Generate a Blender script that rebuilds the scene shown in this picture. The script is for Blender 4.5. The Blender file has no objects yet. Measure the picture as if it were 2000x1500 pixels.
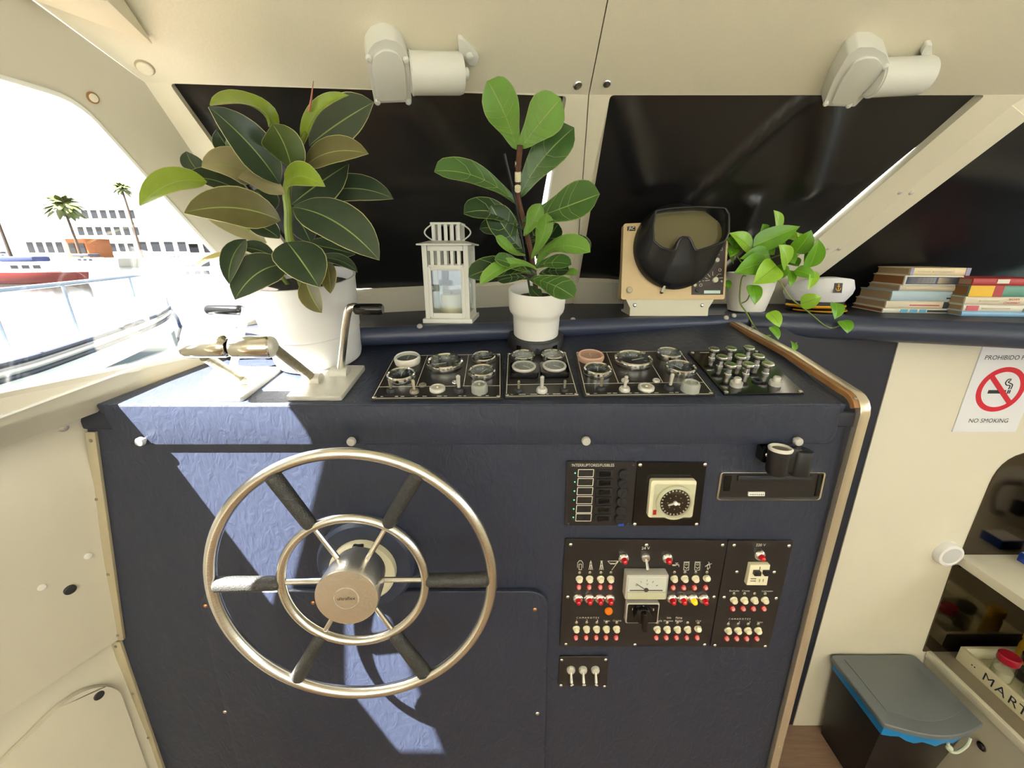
import bpy, bmesh, math, random
from mathutils import Vector as V, Matrix as MX
from mathutils.geometry import tessellate_polygon
random.seed(7)
S = bpy.context.scene
COL = S.collection
PI = math.pi
# ------------------------------------------------------------------ camera
PITCH = math.radians(18); FPX = 800.0
cam = bpy.data.cameras.new('camera'); cam.sensor_width = 36; cam.lens = 36 * FPX / 2000
cam.clip_start = .01; cam.clip_end = 3000
camo = bpy.data.objects.new('camera', cam); COL.objects.link(camo)
camo.rotation_euler = (PI / 2 - PITCH, 0, 0); S.camera = camo
# ------------------------------------------------------------------ world, sun, exposure
w = bpy.data.worlds.new('world'); S.world = w; w.use_nodes = True
bg = w.node_tree.nodes['Background']
bg.inputs[0].default_value = (.985, .995, 1, 1); bg.inputs[1].default_value = 3.8
SUN = V((1, .6, -1.45)).normalized()
sl = bpy.data.lights.new('sun', 'SUN'); sl.energy = 100; sl.angle = .009; sl.color = (1, .97, .92)
so = bpy.data.objects.new('sun', sl); COL.objects.link(so); so.rotation_euler = SUN.to_track_quat('-Z', 'Y').to_euler()
S.view_settings.view_transform = 'Standard'; S.view_settings.look = 'None'
S.view_settings.gamma = 1; S.view_settings.use_curve_mapping = False; S.view_settings.exposure = 0.0
# ------------------------------------------------------------------ pixel geometry (eye at the origin, floor at FLOOR)
FLOOR = -1.679
CP, SP = math.cos(PITCH), math.sin(PITCH)
def D(x, y):
    u = (x - 1000) / FPX; v = (750 - y) / FPX
    return V((u, CP + SP * v, -SP + CP * v))
def A(x, y, Y): k = D(x, y); return k * (Y / k.y)
def AZ(x, y, Z): k = D(x, y); return k * (Z / k.z)
def pl(a, b, c):
    n = (b - a).cross(c - a).normalized()
    if n.dot(a) > 0: n = -n                       # normals face the eye
    return (a.copy(), n)
def un(x, y, P, off=0):
    k = D(x, y); return k * (P[0].dot(P[1]) / k.dot(P[1])) + P[1] * off
def meet3(P, Q, R):
    m = MX((P[1], Q[1], R[1])); return m.inverted() @ V((P[0].dot(P[1]), Q[0].dot(Q[1]), R[0].dot(R[1])))
def frame(o, n, x=V((1, 0, 0))):
    n = n.normalized(); x = (x - n * x.dot(n)).normalized(); y = n.cross(x)
    m = MX((x, y, n)).transposed().to_4x4(); m.translation = o; return m
def FR(px, py, P, off=0, x=V((1, 0, 0))): return frame(un(px, py, P, off), P[1], x)
def loc2(m, pts): i = m.inverted(); return [((i @ p).x, (i @ p).y) for p in pts]
FACE = (V((0, .68, -.3)), V((0, -1, .053)).normalized())
DASH = (V((0, .66, -.256)), V((0, -.185, 1)).normalized())
LIPP = (V((0, .668, -.29)), V((0, -1, 0)))
WALLR = (V((0, 1.06, 0)), V((0, -1, 0)))
pBL = A(690, 580, 1.07); pBC = A(1108, 550, 1.27); pTC = D(1150, 185) * .85
WL = pl(pBL, pBC, pTC); pTR = A(1925, 185, .99); WR = pl(pBC, pTC, pTR)
pTL = un(330, 162, WL); pH0 = D(1187, 0) * .68
HL = pl(pTL, pTC, pH0); HR = pl(pTC, pTR, pH0)
pC1 = un(370, 290, WL); pC2 = un(65, 0, HL)
LW = pl(pC1, pC2, un(300, 745, DASH))
LEDGE = -.16
# ------------------------------------------------------------------ materials
def lin(c): c /= 255; return c / 12.92 if c <= .04045 else ((c + .055) / 1.055) ** 2.4
def rgb(r, g, b): return (lin(r), lin(g), lin(b), 1)
def mat(name, col, rough=.5, metal=0., bump=0., scale=40., var=0., stretch=(1, 1, 1), emit=0, spec=.5, detail=4, kind='noise', coat=0, trans=0):
    m = bpy.data.materials.new(name); m.use_nodes = True
    nt = m.node_tree; b = nt.nodes['Principled BSDF']
    b.inputs['Base Color'].default_value = col; b.inputs['Roughness'].default_value = rough
    b.inputs['Metallic'].default_value = metal; b.inputs['Specular IOR Level'].default_value = spec
    b.inputs['Coat Weight'].default_value = coat; b.inputs['Transmission Weight'].default_value = trans
    if emit: b.inputs['Emission Color'].default_value = col; b.inputs['Emission Strength'].default_value = emit
    if bump or var:
        tc = nt.nodes.new('ShaderNodeTexCoord'); mp = nt.nodes.new('ShaderNodeMapping')
        mp.inputs['Scale'].default_value = stretch; nt.links.new(tc.outputs['Object'], mp.inputs['Vector'])
        if kind == 'voronoi':
            tx = nt.nodes.new('ShaderNodeTexVoronoi'); tx.feature = 'DISTANCE_TO_EDGE'; out = tx.outputs['Distance']
        else:
            tx = nt.nodes.new('ShaderNodeTexNoise'); tx.inputs['Detail'].default_value = detail; out = tx.outputs['Fac']
            if kind == 'wrinkle': tx.inputs['Distortion'].default_value = 1.6
        tx.inputs['Scale'].default_value = scale; nt.links.new(mp.outputs[0], tx.inputs['Vector'])
        if bump:
            bp = nt.nodes.new('ShaderNodeBump'); bp.inputs['Strength'].default_value = bump; bp.inputs['Distance'].default_value = .002
            nt.links.new(out, bp.inputs['Height']); nt.links.new(bp.outputs[0], b.inputs['Normal'])
        if var:
            mx = nt.nodes.new('ShaderNodeMix'); mx.data_type = 'RGBA'
            mx.inputs[6].default_value = tuple(c * (1 - var) for c in col[:3]) + (1,)
            mx.inputs[7].default_value = tuple(min(1, c * (1 + var)) for c in col[:3]) + (1,)
            nt.links.new(out, mx.inputs[0]); nt.links.new(mx.outputs[2], b.inputs['Base Color'])
    return m
def glassmat(name, tint=(1, 1, 1, 1), fac=.06, rough=.02):
    m = bpy.data.materials.new(name); m.use_nodes = True; nt = m.node_tree; nt.nodes.clear()
    o = nt.nodes.new('ShaderNodeOutputMaterial'); mx = nt.nodes.new('ShaderNodeMixShader')
    t = nt.nodes.new('ShaderNodeBsdfTransparent'); g = nt.nodes.new('ShaderNodeBsdfGlossy')
    t.inputs[0].default_value = tint; g.inputs['Roughness'].default_value = rough; mx.inputs[0].default_value = fac
    nt.links.new(t.outputs[0], mx.inputs[1]); nt.links.new(g.outputs[0], mx.inputs[2]); nt.links.new(mx.outputs[0], o.inputs[0])
    return m
M = {}
M['cream'] = mat('cream_vinyl', rgb(226, 219, 195), .55, bump=.12, scale=260, var=.03)
M['creamw'] = mat('cream_wall', rgb(198, 193, 174), .5, bump=.08, scale=30, var=.02)
M['white'] = mat('white_wall', rgb(225, 220, 200), .5, bump=.03, scale=20, var=.015)
M['navy'] = mat('navy_leatherette', rgb(40, 46, 62), .42, bump=.95, scale=34, var=.10, stretch=(1.5, 1, .8), kind='wrinkle', detail=8)
M['navyd'] = mat('navy_smooth', rgb(30, 34, 48), .5, bump=.2, scale=120)
M['navyroll'] = mat('navy_padded', rgb(50, 58, 78), .35, bump=.15, scale=150, var=.05)
M['black'] = mat('black_plastic', rgb(26, 26, 27), .42, bump=.05, scale=200)
M['blackpanel'] = mat('black_panel', rgb(34, 32, 31), .32, bump=.06, scale=90, var=.25)
M['gloss'] = mat('gloss_black', rgb(14, 14, 15), .14)
M['cloth'] = mat('blackout_cloth', rgb(20, 20, 21), .30, bump=.5, scale=7, spec=.6, kind='wrinkle')
M['chrome'] = mat('chrome', rgb(226, 224, 218), .12, 1.)
M['steel'] = mat('brushed_steel', rgb(222, 220, 212), .24, 1., bump=.08, scale=60, stretch=(1, 1, 8))
M['worn'] = mat('worn_bronze', rgb(150, 144, 124), .42, .8, bump=.4, scale=160, var=.35)
M['alu'] = mat('painted_alu', rgb(200, 198, 188), .4, .35, bump=.1, scale=90, var=.06)
M['offwhite'] = mat('off_white_paint', rgb(226, 226, 216), .35, bump=.12, scale=70)
M['wood'] = mat('edge_wood', rgb(150, 108, 62), .5, bump=.15, scale=30, var=.35, stretch=(8, 1, 1))
M['woodfloor'] = mat('floor_wood', rgb(136, 110, 90), .5, bump=.1, scale=14, var=.35, stretch=(1, 12, 1))
M['beige'] = mat('beige_trim', rgb(176, 166, 138), .45, .2, var=.08, bump=.05, scale=60)
M['rubber'] = mat('black_grip', rgb(50, 50, 47), .5, bump=.5, scale=220, kind='voronoi')
M['potgrey'] = mat('grey_white_pot', rgb(214, 214, 212), .45, bump=.04, scale=30)
M['potwhite'] = mat('white_pot', rgb(238, 236, 226), .35, bump=.03, scale=30)
M['soil'] = mat('soil', rgb(30, 23, 17), .95, bump=1, scale=60, var=.4)
M['paper'] = mat('sign_white', rgb(236, 238, 242), .4, bump=.02, scale=80)
M['ink'] = mat('sign_black', rgb(38, 40, 44), .5, var=.05)
M['red'] = mat('sign_red', rgb(212, 28, 52), .45, var=.04)
M['print'] = mat('white_print', rgb(214, 210, 196), .5, var=.04)
M['dial'] = mat('gauge_dial', rgb(34, 36, 38), .3, var=.15, scale=60)
M['dialg'] = mat('grey_dial', rgb(112, 114, 112), .3, var=.12, scale=60)
M['ring'] = mat('white_plastic_ring', rgb(224, 220, 208), .4, bump=.05, scale=50)
M['pink'] = mat('faded_pink_plastic', rgb(205, 165, 145), .45, var=.12, scale=40)
M['clearcap'] = mat('milky_cap', rgb(200, 204, 192), .3, trans=.5, bump=.05, scale=60)
M['redlens'] = mat('red_lens', rgb(196, 22, 30), .15, coat=.5)
M['pinklens'] = mat('pink_lens', rgb(232, 140, 138), .25, coat=.5)
M['orange'] = mat('orange_lens', rgb(226, 118, 12), .2, coat=.4)
M['orangelit'] = mat('orange_lamp_lit', rgb(255, 150, 20), .2, emit=1.6)
M['green'] = mat('green_led', rgb(90, 220, 170), .3, emit=.6)
M['ivory'] = mat('ivory_plastic', rgb(226, 220, 188), .35, var=.04, scale=60)
M['radar'] = mat('radar_cream', rgb(206, 182, 138), .45, bump=.06, scale=200, var=.03)
M['radarb'] = mat('bracket_paint', rgb(206, 202, 180), .5, bump=.05, scale=120)
M['brown'] = mat('brown_panel', rgb(48, 38, 34), .4, var=.08)
M['hood'] = mat('rubber_hood', rgb(24, 24, 25), .30, bump=.06, scale=80)
M['screen'] = mat('radar_screen', rgb(96, 90, 56), .10, coat=.5, var=.12, scale=9)
M['brass'] = mat('copper_screw', rgb(200, 140, 96), .3, 1.)
M['bingrey'] = mat('bin_lid_grey', rgb(108, 114, 118), .36, bump=.05, scale=150)
M['binblack'] = mat('bin_black', rgb(22, 22, 24), .35, bump=.05, scale=90)
M['bag'] = mat('blue_bag', rgb(30, 130, 196), .3, bump=.5, scale=30)
M['bagtie'] = mat('bag_tie', rgb(205, 214, 190), .4, bump=.3, scale=60)
M['counter'] = mat('counter_top', rgb(148, 138, 120), .3, .3, bump=.05, scale=200, var=.08)
M['bronze'] = mat('dark_mirror', rgb(92, 84, 72), .09, 1., bump=.01, scale=8)
M['blue'] = mat('blue_plastic', rgb(30, 70, 168), .35, var=.04)
M['yellow'] = mat('yellow_label', rgb(222, 178, 40), .4, var=.1)
M['redlid'] = mat('red_lid', rgb(170, 22, 48), .3, var=.05)
M['edgemetal'] = mat('polished_edge', rgb(216, 204, 182), .26, .75, bump=.03, scale=30)
M['hubsteel'] = mat('scratched_steel', rgb(226, 222, 210), .36, 1., bump=.25, scale=90, kind='wrinkle')
M['clear'] = glassmat('clear_glass', (1, 1, 1, 1), .05)
M['jar'] = glassmat('jar_glass', (.92, .95, .95, 1), .14)
M['lens'] = glassmat('gauge_glass', (.95, .97, .97, 1), .09, .03)
M['gold'] = mat('gold_braid', rgb(222, 164, 30), .4, .5, bump=.6, scale=120)
M['capwhite'] = mat('cap_cotton', rgb(226, 226, 228), .7, bump=.25, scale=180)
M['leafd'] = mat('leaf_dark', rgb(54, 70, 50), .30, bump=.12, scale=60, var=.22, spec=.5)
M['leafm'] = mat('leaf_mid', rgb(74, 92, 44), .32, bump=.12, scale=60, var=.2)
M['leafo'] = mat('leaf_olive', rgb(96, 92, 50), .35, bump=.12, scale=50, var=.22)
M['leafy'] = mat('leaf_yellow_green', rgb(124, 146, 40), .35, bump=.12, scale=50, var=.16)
M['leafb'] = mat('leaf_underside', rgb(150, 142, 104), .5, bump=.12, scale=50, var=.14)
M['rim'] = mat('leaf_rim', rgb(176, 172, 120), .45, var=.08)
M['veinl'] = mat('leaf_vein', rgb(140, 158, 92), .45, var=.08)
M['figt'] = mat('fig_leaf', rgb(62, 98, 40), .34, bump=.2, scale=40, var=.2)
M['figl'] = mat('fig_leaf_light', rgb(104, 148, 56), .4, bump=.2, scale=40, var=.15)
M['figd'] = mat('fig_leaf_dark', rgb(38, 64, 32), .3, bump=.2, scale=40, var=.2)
M['potht'] = mat('pothos_leaf', rgb(96, 152, 30), .32, bump=.15, scale=40, var=.25)
M['pothl'] = mat('pothos_leaf_light', rgb(140, 186, 50), .35, bump=.15, scale=40, var=.2)
M['stemg'] = mat('green_stem', rgb(116, 134, 52), .5, var=.15)
M['stemb'] = mat('brown_stem', rgb(88, 56, 38), .7, bump=.4, scale=60, var=.5)
M['redstem'] = mat('red_spike', rgb(176, 110, 90), .5, var=.1)
M['wlid'] = mat('white_gel', rgb(242, 242, 240), .3, bump=.02, scale=20)
M['hullw'] = mat('white_hull', rgb(236, 238, 238), .25, var=.02, scale=3)
M['water'] = mat('sea_water', rgb(26, 42, 40), .12, bump=.6, scale=2.2, var=.2)
M['redhull'] = mat('red_hull', rgb(100, 26, 22), .4, var=.05)
M['bluecan'] = mat('blue_canvas', rgb(16, 32, 78), .7, var=.1)
M['navycan'] = mat('navy_canvas', rgb(28, 36, 50), .7, var=.1)
M['railm'] = mat('pale_rail', rgb(92, 106, 122), .4, var=.05)
M['bootshade'] = mat('grey_shaded_bottom', rgb(58, 70, 66), .4, var=.15, scale=4)
M['stone'] = mat('quay_stone', rgb(150, 146, 138), .8, bump=.2, scale=6, var=.1)
M['bwall'] = mat('building_white', rgb(240, 236, 228), .7, var=.03)
M['borange'] = mat('building_ochre', rgb(120, 66, 24), .7, var=.08)
M['window'] = mat('far_window', rgb(24, 26, 30), .15)
M['palm'] = mat('palm_leaf', rgb(72, 84, 26), .6, var=.2)
M['trunk'] = mat('palm_trunk', rgb(58, 44, 34), .8, bump=.4, scale=9, var=.2)
M['rope'] = mat('rope', rgb(60, 58, 54), .8, bump=.6, scale=90)
# ------------------------------------------------------------------ mesh builder
class MB:
    def __init__(s): s.v = []; s.f = []; s.m = []
    def add(s, vs, fs, T=None, mi=0):
        o = len(s.v)
        s.v += [tuple(T @ V(p)) if T is not None else tuple(p) for p in vs]
        s.f += [tuple(i + o for i in f) for f in fs]; s.m += [mi] * len(fs)
        return s
    def box(s, T, sx, sy, sz, c=(0, 0, 0), mi=0):
        x, y, z = sx / 2, sy / 2, sz / 2
        vs = [(c[0] + a * x, c[1] + b * y, c[2] + d * z) for a in (-1, 1) for b in (-1, 1) for d in (-1, 1)]
        return s.add(vs, [(0, 1, 3, 2), (4, 6, 7, 5), (0, 4, 5, 1), (2, 3, 7, 6), (0, 2, 6, 4), (1, 5, 7, 3)], T, mi)
    def lathe(s, T, prof, n=20, mi=0, caps=True):
        vs = [(r * math.cos(2 * PI * j / n), r * math.sin(2 * PI * j / n), z) for r, z in prof for j in range(n)]
        fs = [(i * n + j, i * n + (j + 1) % n, (i + 1) * n + (j + 1) % n, (i + 1) * n + j) for i in range(len(prof) - 1) for j in range(n)]
        if caps: fs += [tuple(reversed(range(n))), tuple(range((len(prof) - 1) * n, len(prof) * n))]
        return s.add(vs, fs, T, mi)
    def ringlathe(s, T, prof, n=24, mi=0):
        k = len(prof)
        vs = [(r * math.cos(2 * PI * j / n), r * math.sin(2 * PI * j / n), z) for r, z in prof for j in range(n)]
        return s.add(vs, [(i * n + j, i * n + (j + 1) % n, ((i + 1) % k) * n + (j + 1) % n, ((i + 1) % k) * n + j) for i in range(k) for j in range(n)], T, mi)
    def tube(s, pts, r, n=8, closed=False, mi=0, caps=True):
        pts = [V(p) for p in pts]; k = len(pts); rs = r if isinstance(r, (list, tuple)) else [r] * k
        vs = []; up = None
        for i in range(k):
            if closed: t = pts[(i + 1) % k] - pts[i - 1]
            else: t = pts[min(i + 1, k - 1)] - pts[max(i - 1, 0)]
            t.normalize()
            if up is None: up = V((0, 0, 1)) if abs(t.z) < .9 else V((1, 0, 0))
            a = t.cross(up).normalized(); b = a.cross(t).normalized(); up = b
            vs += [pts[i] + (a * math.cos(2 * PI * j / n) + b * math.sin(2 * PI * j / n)) * rs[i] for j in range(n)]
        e = k if closed else k - 1
        fs = [(i * n + j, i * n + (j + 1) % n, ((i + 1) % k) * n + (j + 1) % n, ((i + 1) % k) * n + j) for i in range(e) for j in range(n)]
        if not closed and caps: fs += [tuple(reversed(range(n))), tuple(range((k - 1) * n, k * n))]
        return s.add(vs, fs, None, mi)
    def prism(s, T, poly, z0, z1, mi=0):
        n = len(poly)
        vs = [(x, y, z0) for x, y in poly] + [(x, y, z1) for x, y in poly]
        fs = [tuple(reversed(range(n))), tuple(range(n, 2 * n))] + [(i, (i + 1) % n, n + (i + 1) % n, n + i) for i in range(n)]
        return s.add(vs, fs, T, mi)
    def holed(s, T, loops, z0, z1, mi=0):
        flat = [p for L in loops for p in L]; n = len(flat)
        tri = tessellate_polygon([[V((x, y, 0)) for x, y in L] for L in loops])
        vs = [(x, y, z0) for x, y in flat] + [(x, y, z1) for x, y in flat]
        fs = [tuple(t) for t in tri] + [tuple(n + i for i in t) for t in tri]
        o = 0
        for L in loops:
            k = len(L); fs += [(o + i, o + (i + 1) % k, n + o + (i + 1) % k, n + o + i) for i in range(k)]; o += k
        return s.add(vs, fs, T, mi)
    def sphere(s, T, r, n=12, k=8, sz=1, mi=0):
        return s.lathe(T, [(max(1e-5, r * math.sin(PI * i / k)), -r * sz * math.cos(PI * i / k)) for i in range(k + 1)], n, mi)
    def grid(s, fn, nu, nv, mi=0):
        vs = [fn(i / nu, j / nv) for j in range(nv + 1) for i in range(nu + 1)]
        return s.add(vs, [(j * (nu + 1) + i, j * (nu + 1) + i + 1, (j + 1) * (nu + 1) + i + 1, (j + 1) * (nu + 1) + i) for j in range(nv) for i in range(nu)], None, mi)
    def mesh(s, name, bev=0, seg=2, ang=35):
        bm = bmesh.new(); vs = [bm.verts.new(p) for p in s.v]
        for f, mi in zip(s.f, s.m):
            try: q = bm.faces.new([vs[i] for i in f]); q.material_index = mi
            except ValueError: pass
        bmesh.ops.recalc_face_normals(bm, faces=bm.faces)
        if bev:
            es = [e for e in bm.edges if len(e.link_faces) == 2 and e.calc_face_angle(0) > .5]
            bmesh.ops.bevel(bm, geom=es, offset=bev, segments=seg, affect='EDGES', profile=.6, clamp_overlap=True)
        me = bpy.data.meshes.new(name); bm.to_mesh(me); bm.free()
        me.shade_smooth(); me.set_sharp_from_angle(angle=math.radians(ang)); return me
WM = {}
ID = MX.Identity(4)
def tag(o, label=None, cat=None, group=None, kind=None):
    if label: o['label'] = label
    if cat: o['category'] = cat
    if group: o['group'] = group
    if kind: o['kind'] = kind
    return o
def put(name, me, mats, parent=None, T=None):
    T = T if T is not None else ID
    o = bpy.data.objects.new(name, me); COL.objects.link(o)
    if parent is not None: o.parent = parent; o.matrix_basis = WM[parent].inverted() @ T
    else: o.matrix_basis = T
    WM[o] = T.copy()
    if mats is not None and not me.materials:
        for m in (mats if isinstance(mats, (list, tuple)) else [mats]): me.materials.append(M[m] if isinstance(m, str) else m)
    return o
def B(name, mb, m, parent=None, bev=0, seg=2, ang=35, label=None):
    """mesh built in world space; origin of the thing it belongs to"""
    me = mb.mesh(name, bev, seg, ang)
    T = WM[parent] if parent is not None else ID
    if parent is None:
        c = V((0, 0, 0))
        if mb.v:
            xs = list(zip(*mb.v)); c = V(((min(xs[0]) + max(xs[0])) / 2, (min(xs[1]) + max(xs[1])) / 2, min(xs[2])))
        T = MX.Translation(c)
    me.transform(T.inverted())
    o = put(name, me, m, parent, T)
    if label: o['label'] = label
    return o
def thing(name, loc, label, cat, group=None):
    o = bpy.data.objects.new(name, None); COL.objects.link(o); o.empty_display_size = .05
    T = MX.Translation(V(loc)); o.matrix_basis = T; WM[o] = T
    return tag(o, label, cat, group)
CACHE = {}
def I(name, key, fn, m, parent, T, bev=0, ang=35):
    """shared mesh, placed by T (world)"""
    k = (key, str(m))
    if k not in CACHE:
        mb = MB(); fn(mb); CACHE[k] = mb.mesh(key, bev, 2, ang)
    return put(name, CACHE[k], m, parent, T)
def struct(o, label=None): o['kind'] = 'structure'; return tag(o, label)
def text(s, T, size, m, parent, name='lettering', al='CENTER', sx=1, ext=.0):
    cu = bpy.data.curves.new('t', 'FONT'); cu.body = s; cu.size = size; cu.align_x = al; cu.align_y = 'CENTER'; cu.extrude = ext; cu.resolution_u = 3
    o = bpy.data.objects.new('t', cu); COL.objects.link(o); bpy.context.view_layer.update()
    me = bpy.data.meshes.new_from_object(o); bpy.data.objects.remove(o); me.name = name
    if sx != 1: me.transform(MX.Diagonal((sx, 1, 1, 1)))
    me.materials.clear()
    return put(name, me, m, parent, T)
def pxpoly(P, T, pts, off=0): return loc2(T, [un(x, y, P, off) for x, y in pts])
def rrect(w, h, r, n=4):
    out = []
    for cx, cy, a in ((w / 2 - r, h / 2 - r, 0), (-w / 2 + r, h / 2 - r, 90), (-w / 2 + r, -h / 2 + r, 180), (w / 2 - r, -h / 2 + r, 270)):
        out += [(cx + r * math.cos(math.radians(a + 90 * i / n)), cy + r * math.sin(math.radians(a + 90 * i / n))) for i in range(n + 1)]
    return out
def rpoly(pts, r, n=5):
    out = []; k = len(pts)
    for i in range(k):
        rr = r[i] if isinstance(r, (list, tuple)) else r
        p = V(pts[i]).to_2d(); a = (V(pts[i - 1]).to_2d() - p).normalized(); b = (V(pts[(i + 1) % k]).to_2d() - p).normalized()
        if rr <= 0: out.append(tuple(p)); continue
        for j in range(n + 1):
            s = j / n; q = (p + a * rr) * (1 - s) ** 2 + p * 2 * s * (1 - s) + (p + b * rr) * s * s; out.append(tuple(q))
    return out
def lineP(mb, P, a, b, wd, off, th=.0004):
    p, q = un(*a, P, off), un(*b, P, off); T = frame((p + q) / 2, P[1], q - p)
    mb.box(T, (q - p).length, wd, th); return mb
def bez(p, q, r, n=8): return [p * (1 - s) ** 2 + q * 2 * s * (1 - s) + r * s * s for s in [i / n for i in range(n + 1)]]
def smooth(pts, n=6):
    pts = [V(p) for p in pts]; out = []
    for i in range(len(pts) - 1):
        a = pts[max(i - 1, 0)]; b = pts[i]; c = pts[i + 1]; d = pts[min(i + 2, len(pts) - 1)]
        for j in range(n):
            t = j / n; out.append(.5 * (2 * b + (c - a) * t + (2 * a - 5 * b + 4 * c - d) * t * t + (3 * b - a - 3 * c + d) * t ** 3))
    return out + [pts[-1]]
def screw(px, py, P, parent, off, r=.003, m='steel', name='screw'):
    def fn(mb): mb.lathe(ID, [(1, 0), (1, .25), (.75, .5), (.3, .6)], 10)
    o = I(name, 'screw', fn, m, parent, FR(px, py, P, off) @ MX.Diagonal((r, r, r, 1))); return o
# ================================================================== THE SETTING
HD = (pH0 - pTC).normalized()
ZP = lambda z: (V((0, 0, z)), V((0, 0, 1)))
YP = lambda y: (V((0, y, 0)), V((0, 1, 0)))
pF = meet3(LW, WL, HL); pLow = meet3(LW, WL, ZP(-.19))
pC2t = meet3(LW, HL, ZP(.485)) + V((-.012, 0, 0)); pH0t = pH0 + HD * .35
def onLW(Y, Z): return meet3(LW, YP(Y), ZP(Z))
LH = V((LW[1].y, -LW[1].x, 0)).normalized() * -1          # along the left wall, forwards
if LH.y < 0: LH = -LH
# floor
mb = MB(); mb.box(MX.Translation((.3, -.3, FLOOR - .02)), 5.2, 3.6, .04); fl = struct(B('floor', mb, 'woodfloor'), 'wood laminate floor of the wheelhouse')
# left wall: one upper panel with two windows
TL_ = frame(onLW(.6, 0), LW[1], LH)
top1, top0 = un(150, 190, LW), un(0, 145, LW); bot1, bot0 = un(370, 680, LW), un(0, 788, LW)
JY = .435
tj = top0 + (top0 - top1) * ((JY - top0.y) / (top0.y - top1.y)); bj = bot0 + (bot0 - bot1) * ((JY - bot0.y) / (bot0.y - bot1.y))
bj = bj - V((0, 0, 0)) + (onLW(JY, bj.z - .035) - onLW(JY, bj.z))
win1 = loc2(TL_, [tj, top1, un(440, 512, LW), un(525, 612, LW), bot1, bj])
win1r = rpoly(win1, [0.02, .03, 0, .03, 0, .02])
def back(px, py):
    p = un(px, py, FACE); k = (LW[0] - p).dot(LW[1]) / SUN.dot(LW[1]); return p + SUN * k
win2 = loc2(TL_, [back(*q) for q in ((699, 1150), (765, 1150), (893, 1477), (802, 1477), (699, 1345))])  # unseen window, outline shaped so its sun patch falls on the console
outer = loc2(TL_, [pC2t, pF, pLow, onLW(1.05, -.208), onLW(.545, -.208), onLW(.5, -.30), onLW(-1.8, -.30), onLW(-1.8, .62), onLW(-.6, .62), pC2t + V((0, 0, .03))])
mb = MB(); mb.holed(TL_, [outer, win1r, win2], -.009, 0)
wall_left = struct(B('wall_left', mb, 'creamw'), 'cream side wall of the wheelhouse around the bright window')
mb = MB(); mb.prism(TL_, win1r, -.007, -.004); struct(B('window_1', mb, 'clear'), 'clear side window looking out on the marina')
mb = MB(); mb.prism(TL_, win2, -.007, -.004); struct(B('window_2', mb, 'clear'), 'small clear side window behind the first')
mb = MB(); mb.holed(TL_, [rpoly([(x * 1.0, y) for x, y in win1], [.02, .03, 0, .03, 0, .02]), [((x - .0) , y) for x, y in rpoly([tuple(V(p).to_2d() + (V((sum(q[0] for q in win1) / 6, sum(q[1] for q in win1) / 6)).to_2d() - V(p).to_2d()).normalized() * .006) for p in win1], [.02, .03, 0, .03, 0, .02])]], -.010, .002)
B('window_seal', mb, 'offwhite', wall_left)
# left wall below the window: flared padding and a locker below
rows = [onLW(.68, -.200) + LW[1] * .0025, (onLW(.68, -.200) * .55 + un(166, 850, FACE) * .45) + LW[1] * .002, un(167, 850, FACE), un(190, 950, FACE), un(215, 1100, FACE), un(238, 1245, FACE)]
def wsheet(rows, s0, s1, name, m, nseg=30, wob=.004):
    mb = MB(); rr = smooth(rows, 4); k = len(rr); n = nseg
    for side in (0, 1):
        vs = []
        for i in range(n + 1):
            s = s0 + (s1 - s0) * i / n
            for j, p in enumerate(rr):
                q = p + LH * s - V((.03 * side, 0, 0))
                q.x += wob * math.sin(s * 9 + j * .7) * math.sin(PI * j / (k - 1)) * (1 - side)
                vs.append(q)
        o = len(mb.v); mb.v += [tuple(p) for p in vs]
        fs = [(o + i * k + j, o + i * k + j + 1, o + (i + 1) * k + j + 1, o + (i + 1) * k + j) for i in range(n) for j in range(k - 1)]
        mb.f += fs; mb.m += [0] * len(fs)
    return B(name, mb, m, wall_left)
wsheet(rows, -2.4, .06, 'padding', 'creamw')
rows2 = [un(238, 1243, FACE), un(214, 1246, FACE), un(222, 1252, FACE), un(265, 1360, FACE), un(318, 1500, FACE), un(345, 1640, FACE) * 1.0]
rows2[-1] = un(318, 1500, FACE) + V((.005, 0, FLOOR - un(318, 1500, FACE).z))
wsheet(rows2, -2.4, .06, 'locker_front', 'creamw', wob=.001)
LP = pl(un(240, 1280, FACE), un(318, 1500, FACE), un(240, 1280, FACE) - LH * .4)
TLP = FR(150, 1450, LP, 0, LH)
mb = MB(); mb.prism(TLP, rpoly(pxpoly(LP, TLP, [(-60, 1545), (150, 1338), (228, 1338), (300, 1545)]), [0, .05, .03, 0], 7), -.003, .009); B('locker_panel', mb, 'creamw', wall_left, .006, 3)
def cap(px, py, P, parent, r, m='beige', name='screw_cap', off=0):
    def fn(mb): mb.lathe(ID, [(1, -.2), (1, .15), (.85, .35), (.5, .42)], 16)
    return I(name, 'cap', fn, m, parent, FR(px, py, P, off) @ MX.Diagonal((r, r, r, 1)))
LWB = pl(un(168, 838, FACE), un(215, 1100, FACE), un(168, 838, FACE) - LH * .4)
cap(122, 834, LWB, wall_left, .009, 'steel'); cap(137, 1152, LWB, wall_left, .009, 'ink'); cap(189, 1355, LP, wall_left, .0085, 'ink', off=.009)
for q in ((172, 1086), (82, 1147)): cap(*q, LWB, wall_left, .006, 'offwhite')
cap(181, 191, LW, wall_left, .0075, 'wood'); cap(181, 191, LW, wall_left, .0055, 'cream', off=.002)
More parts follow.
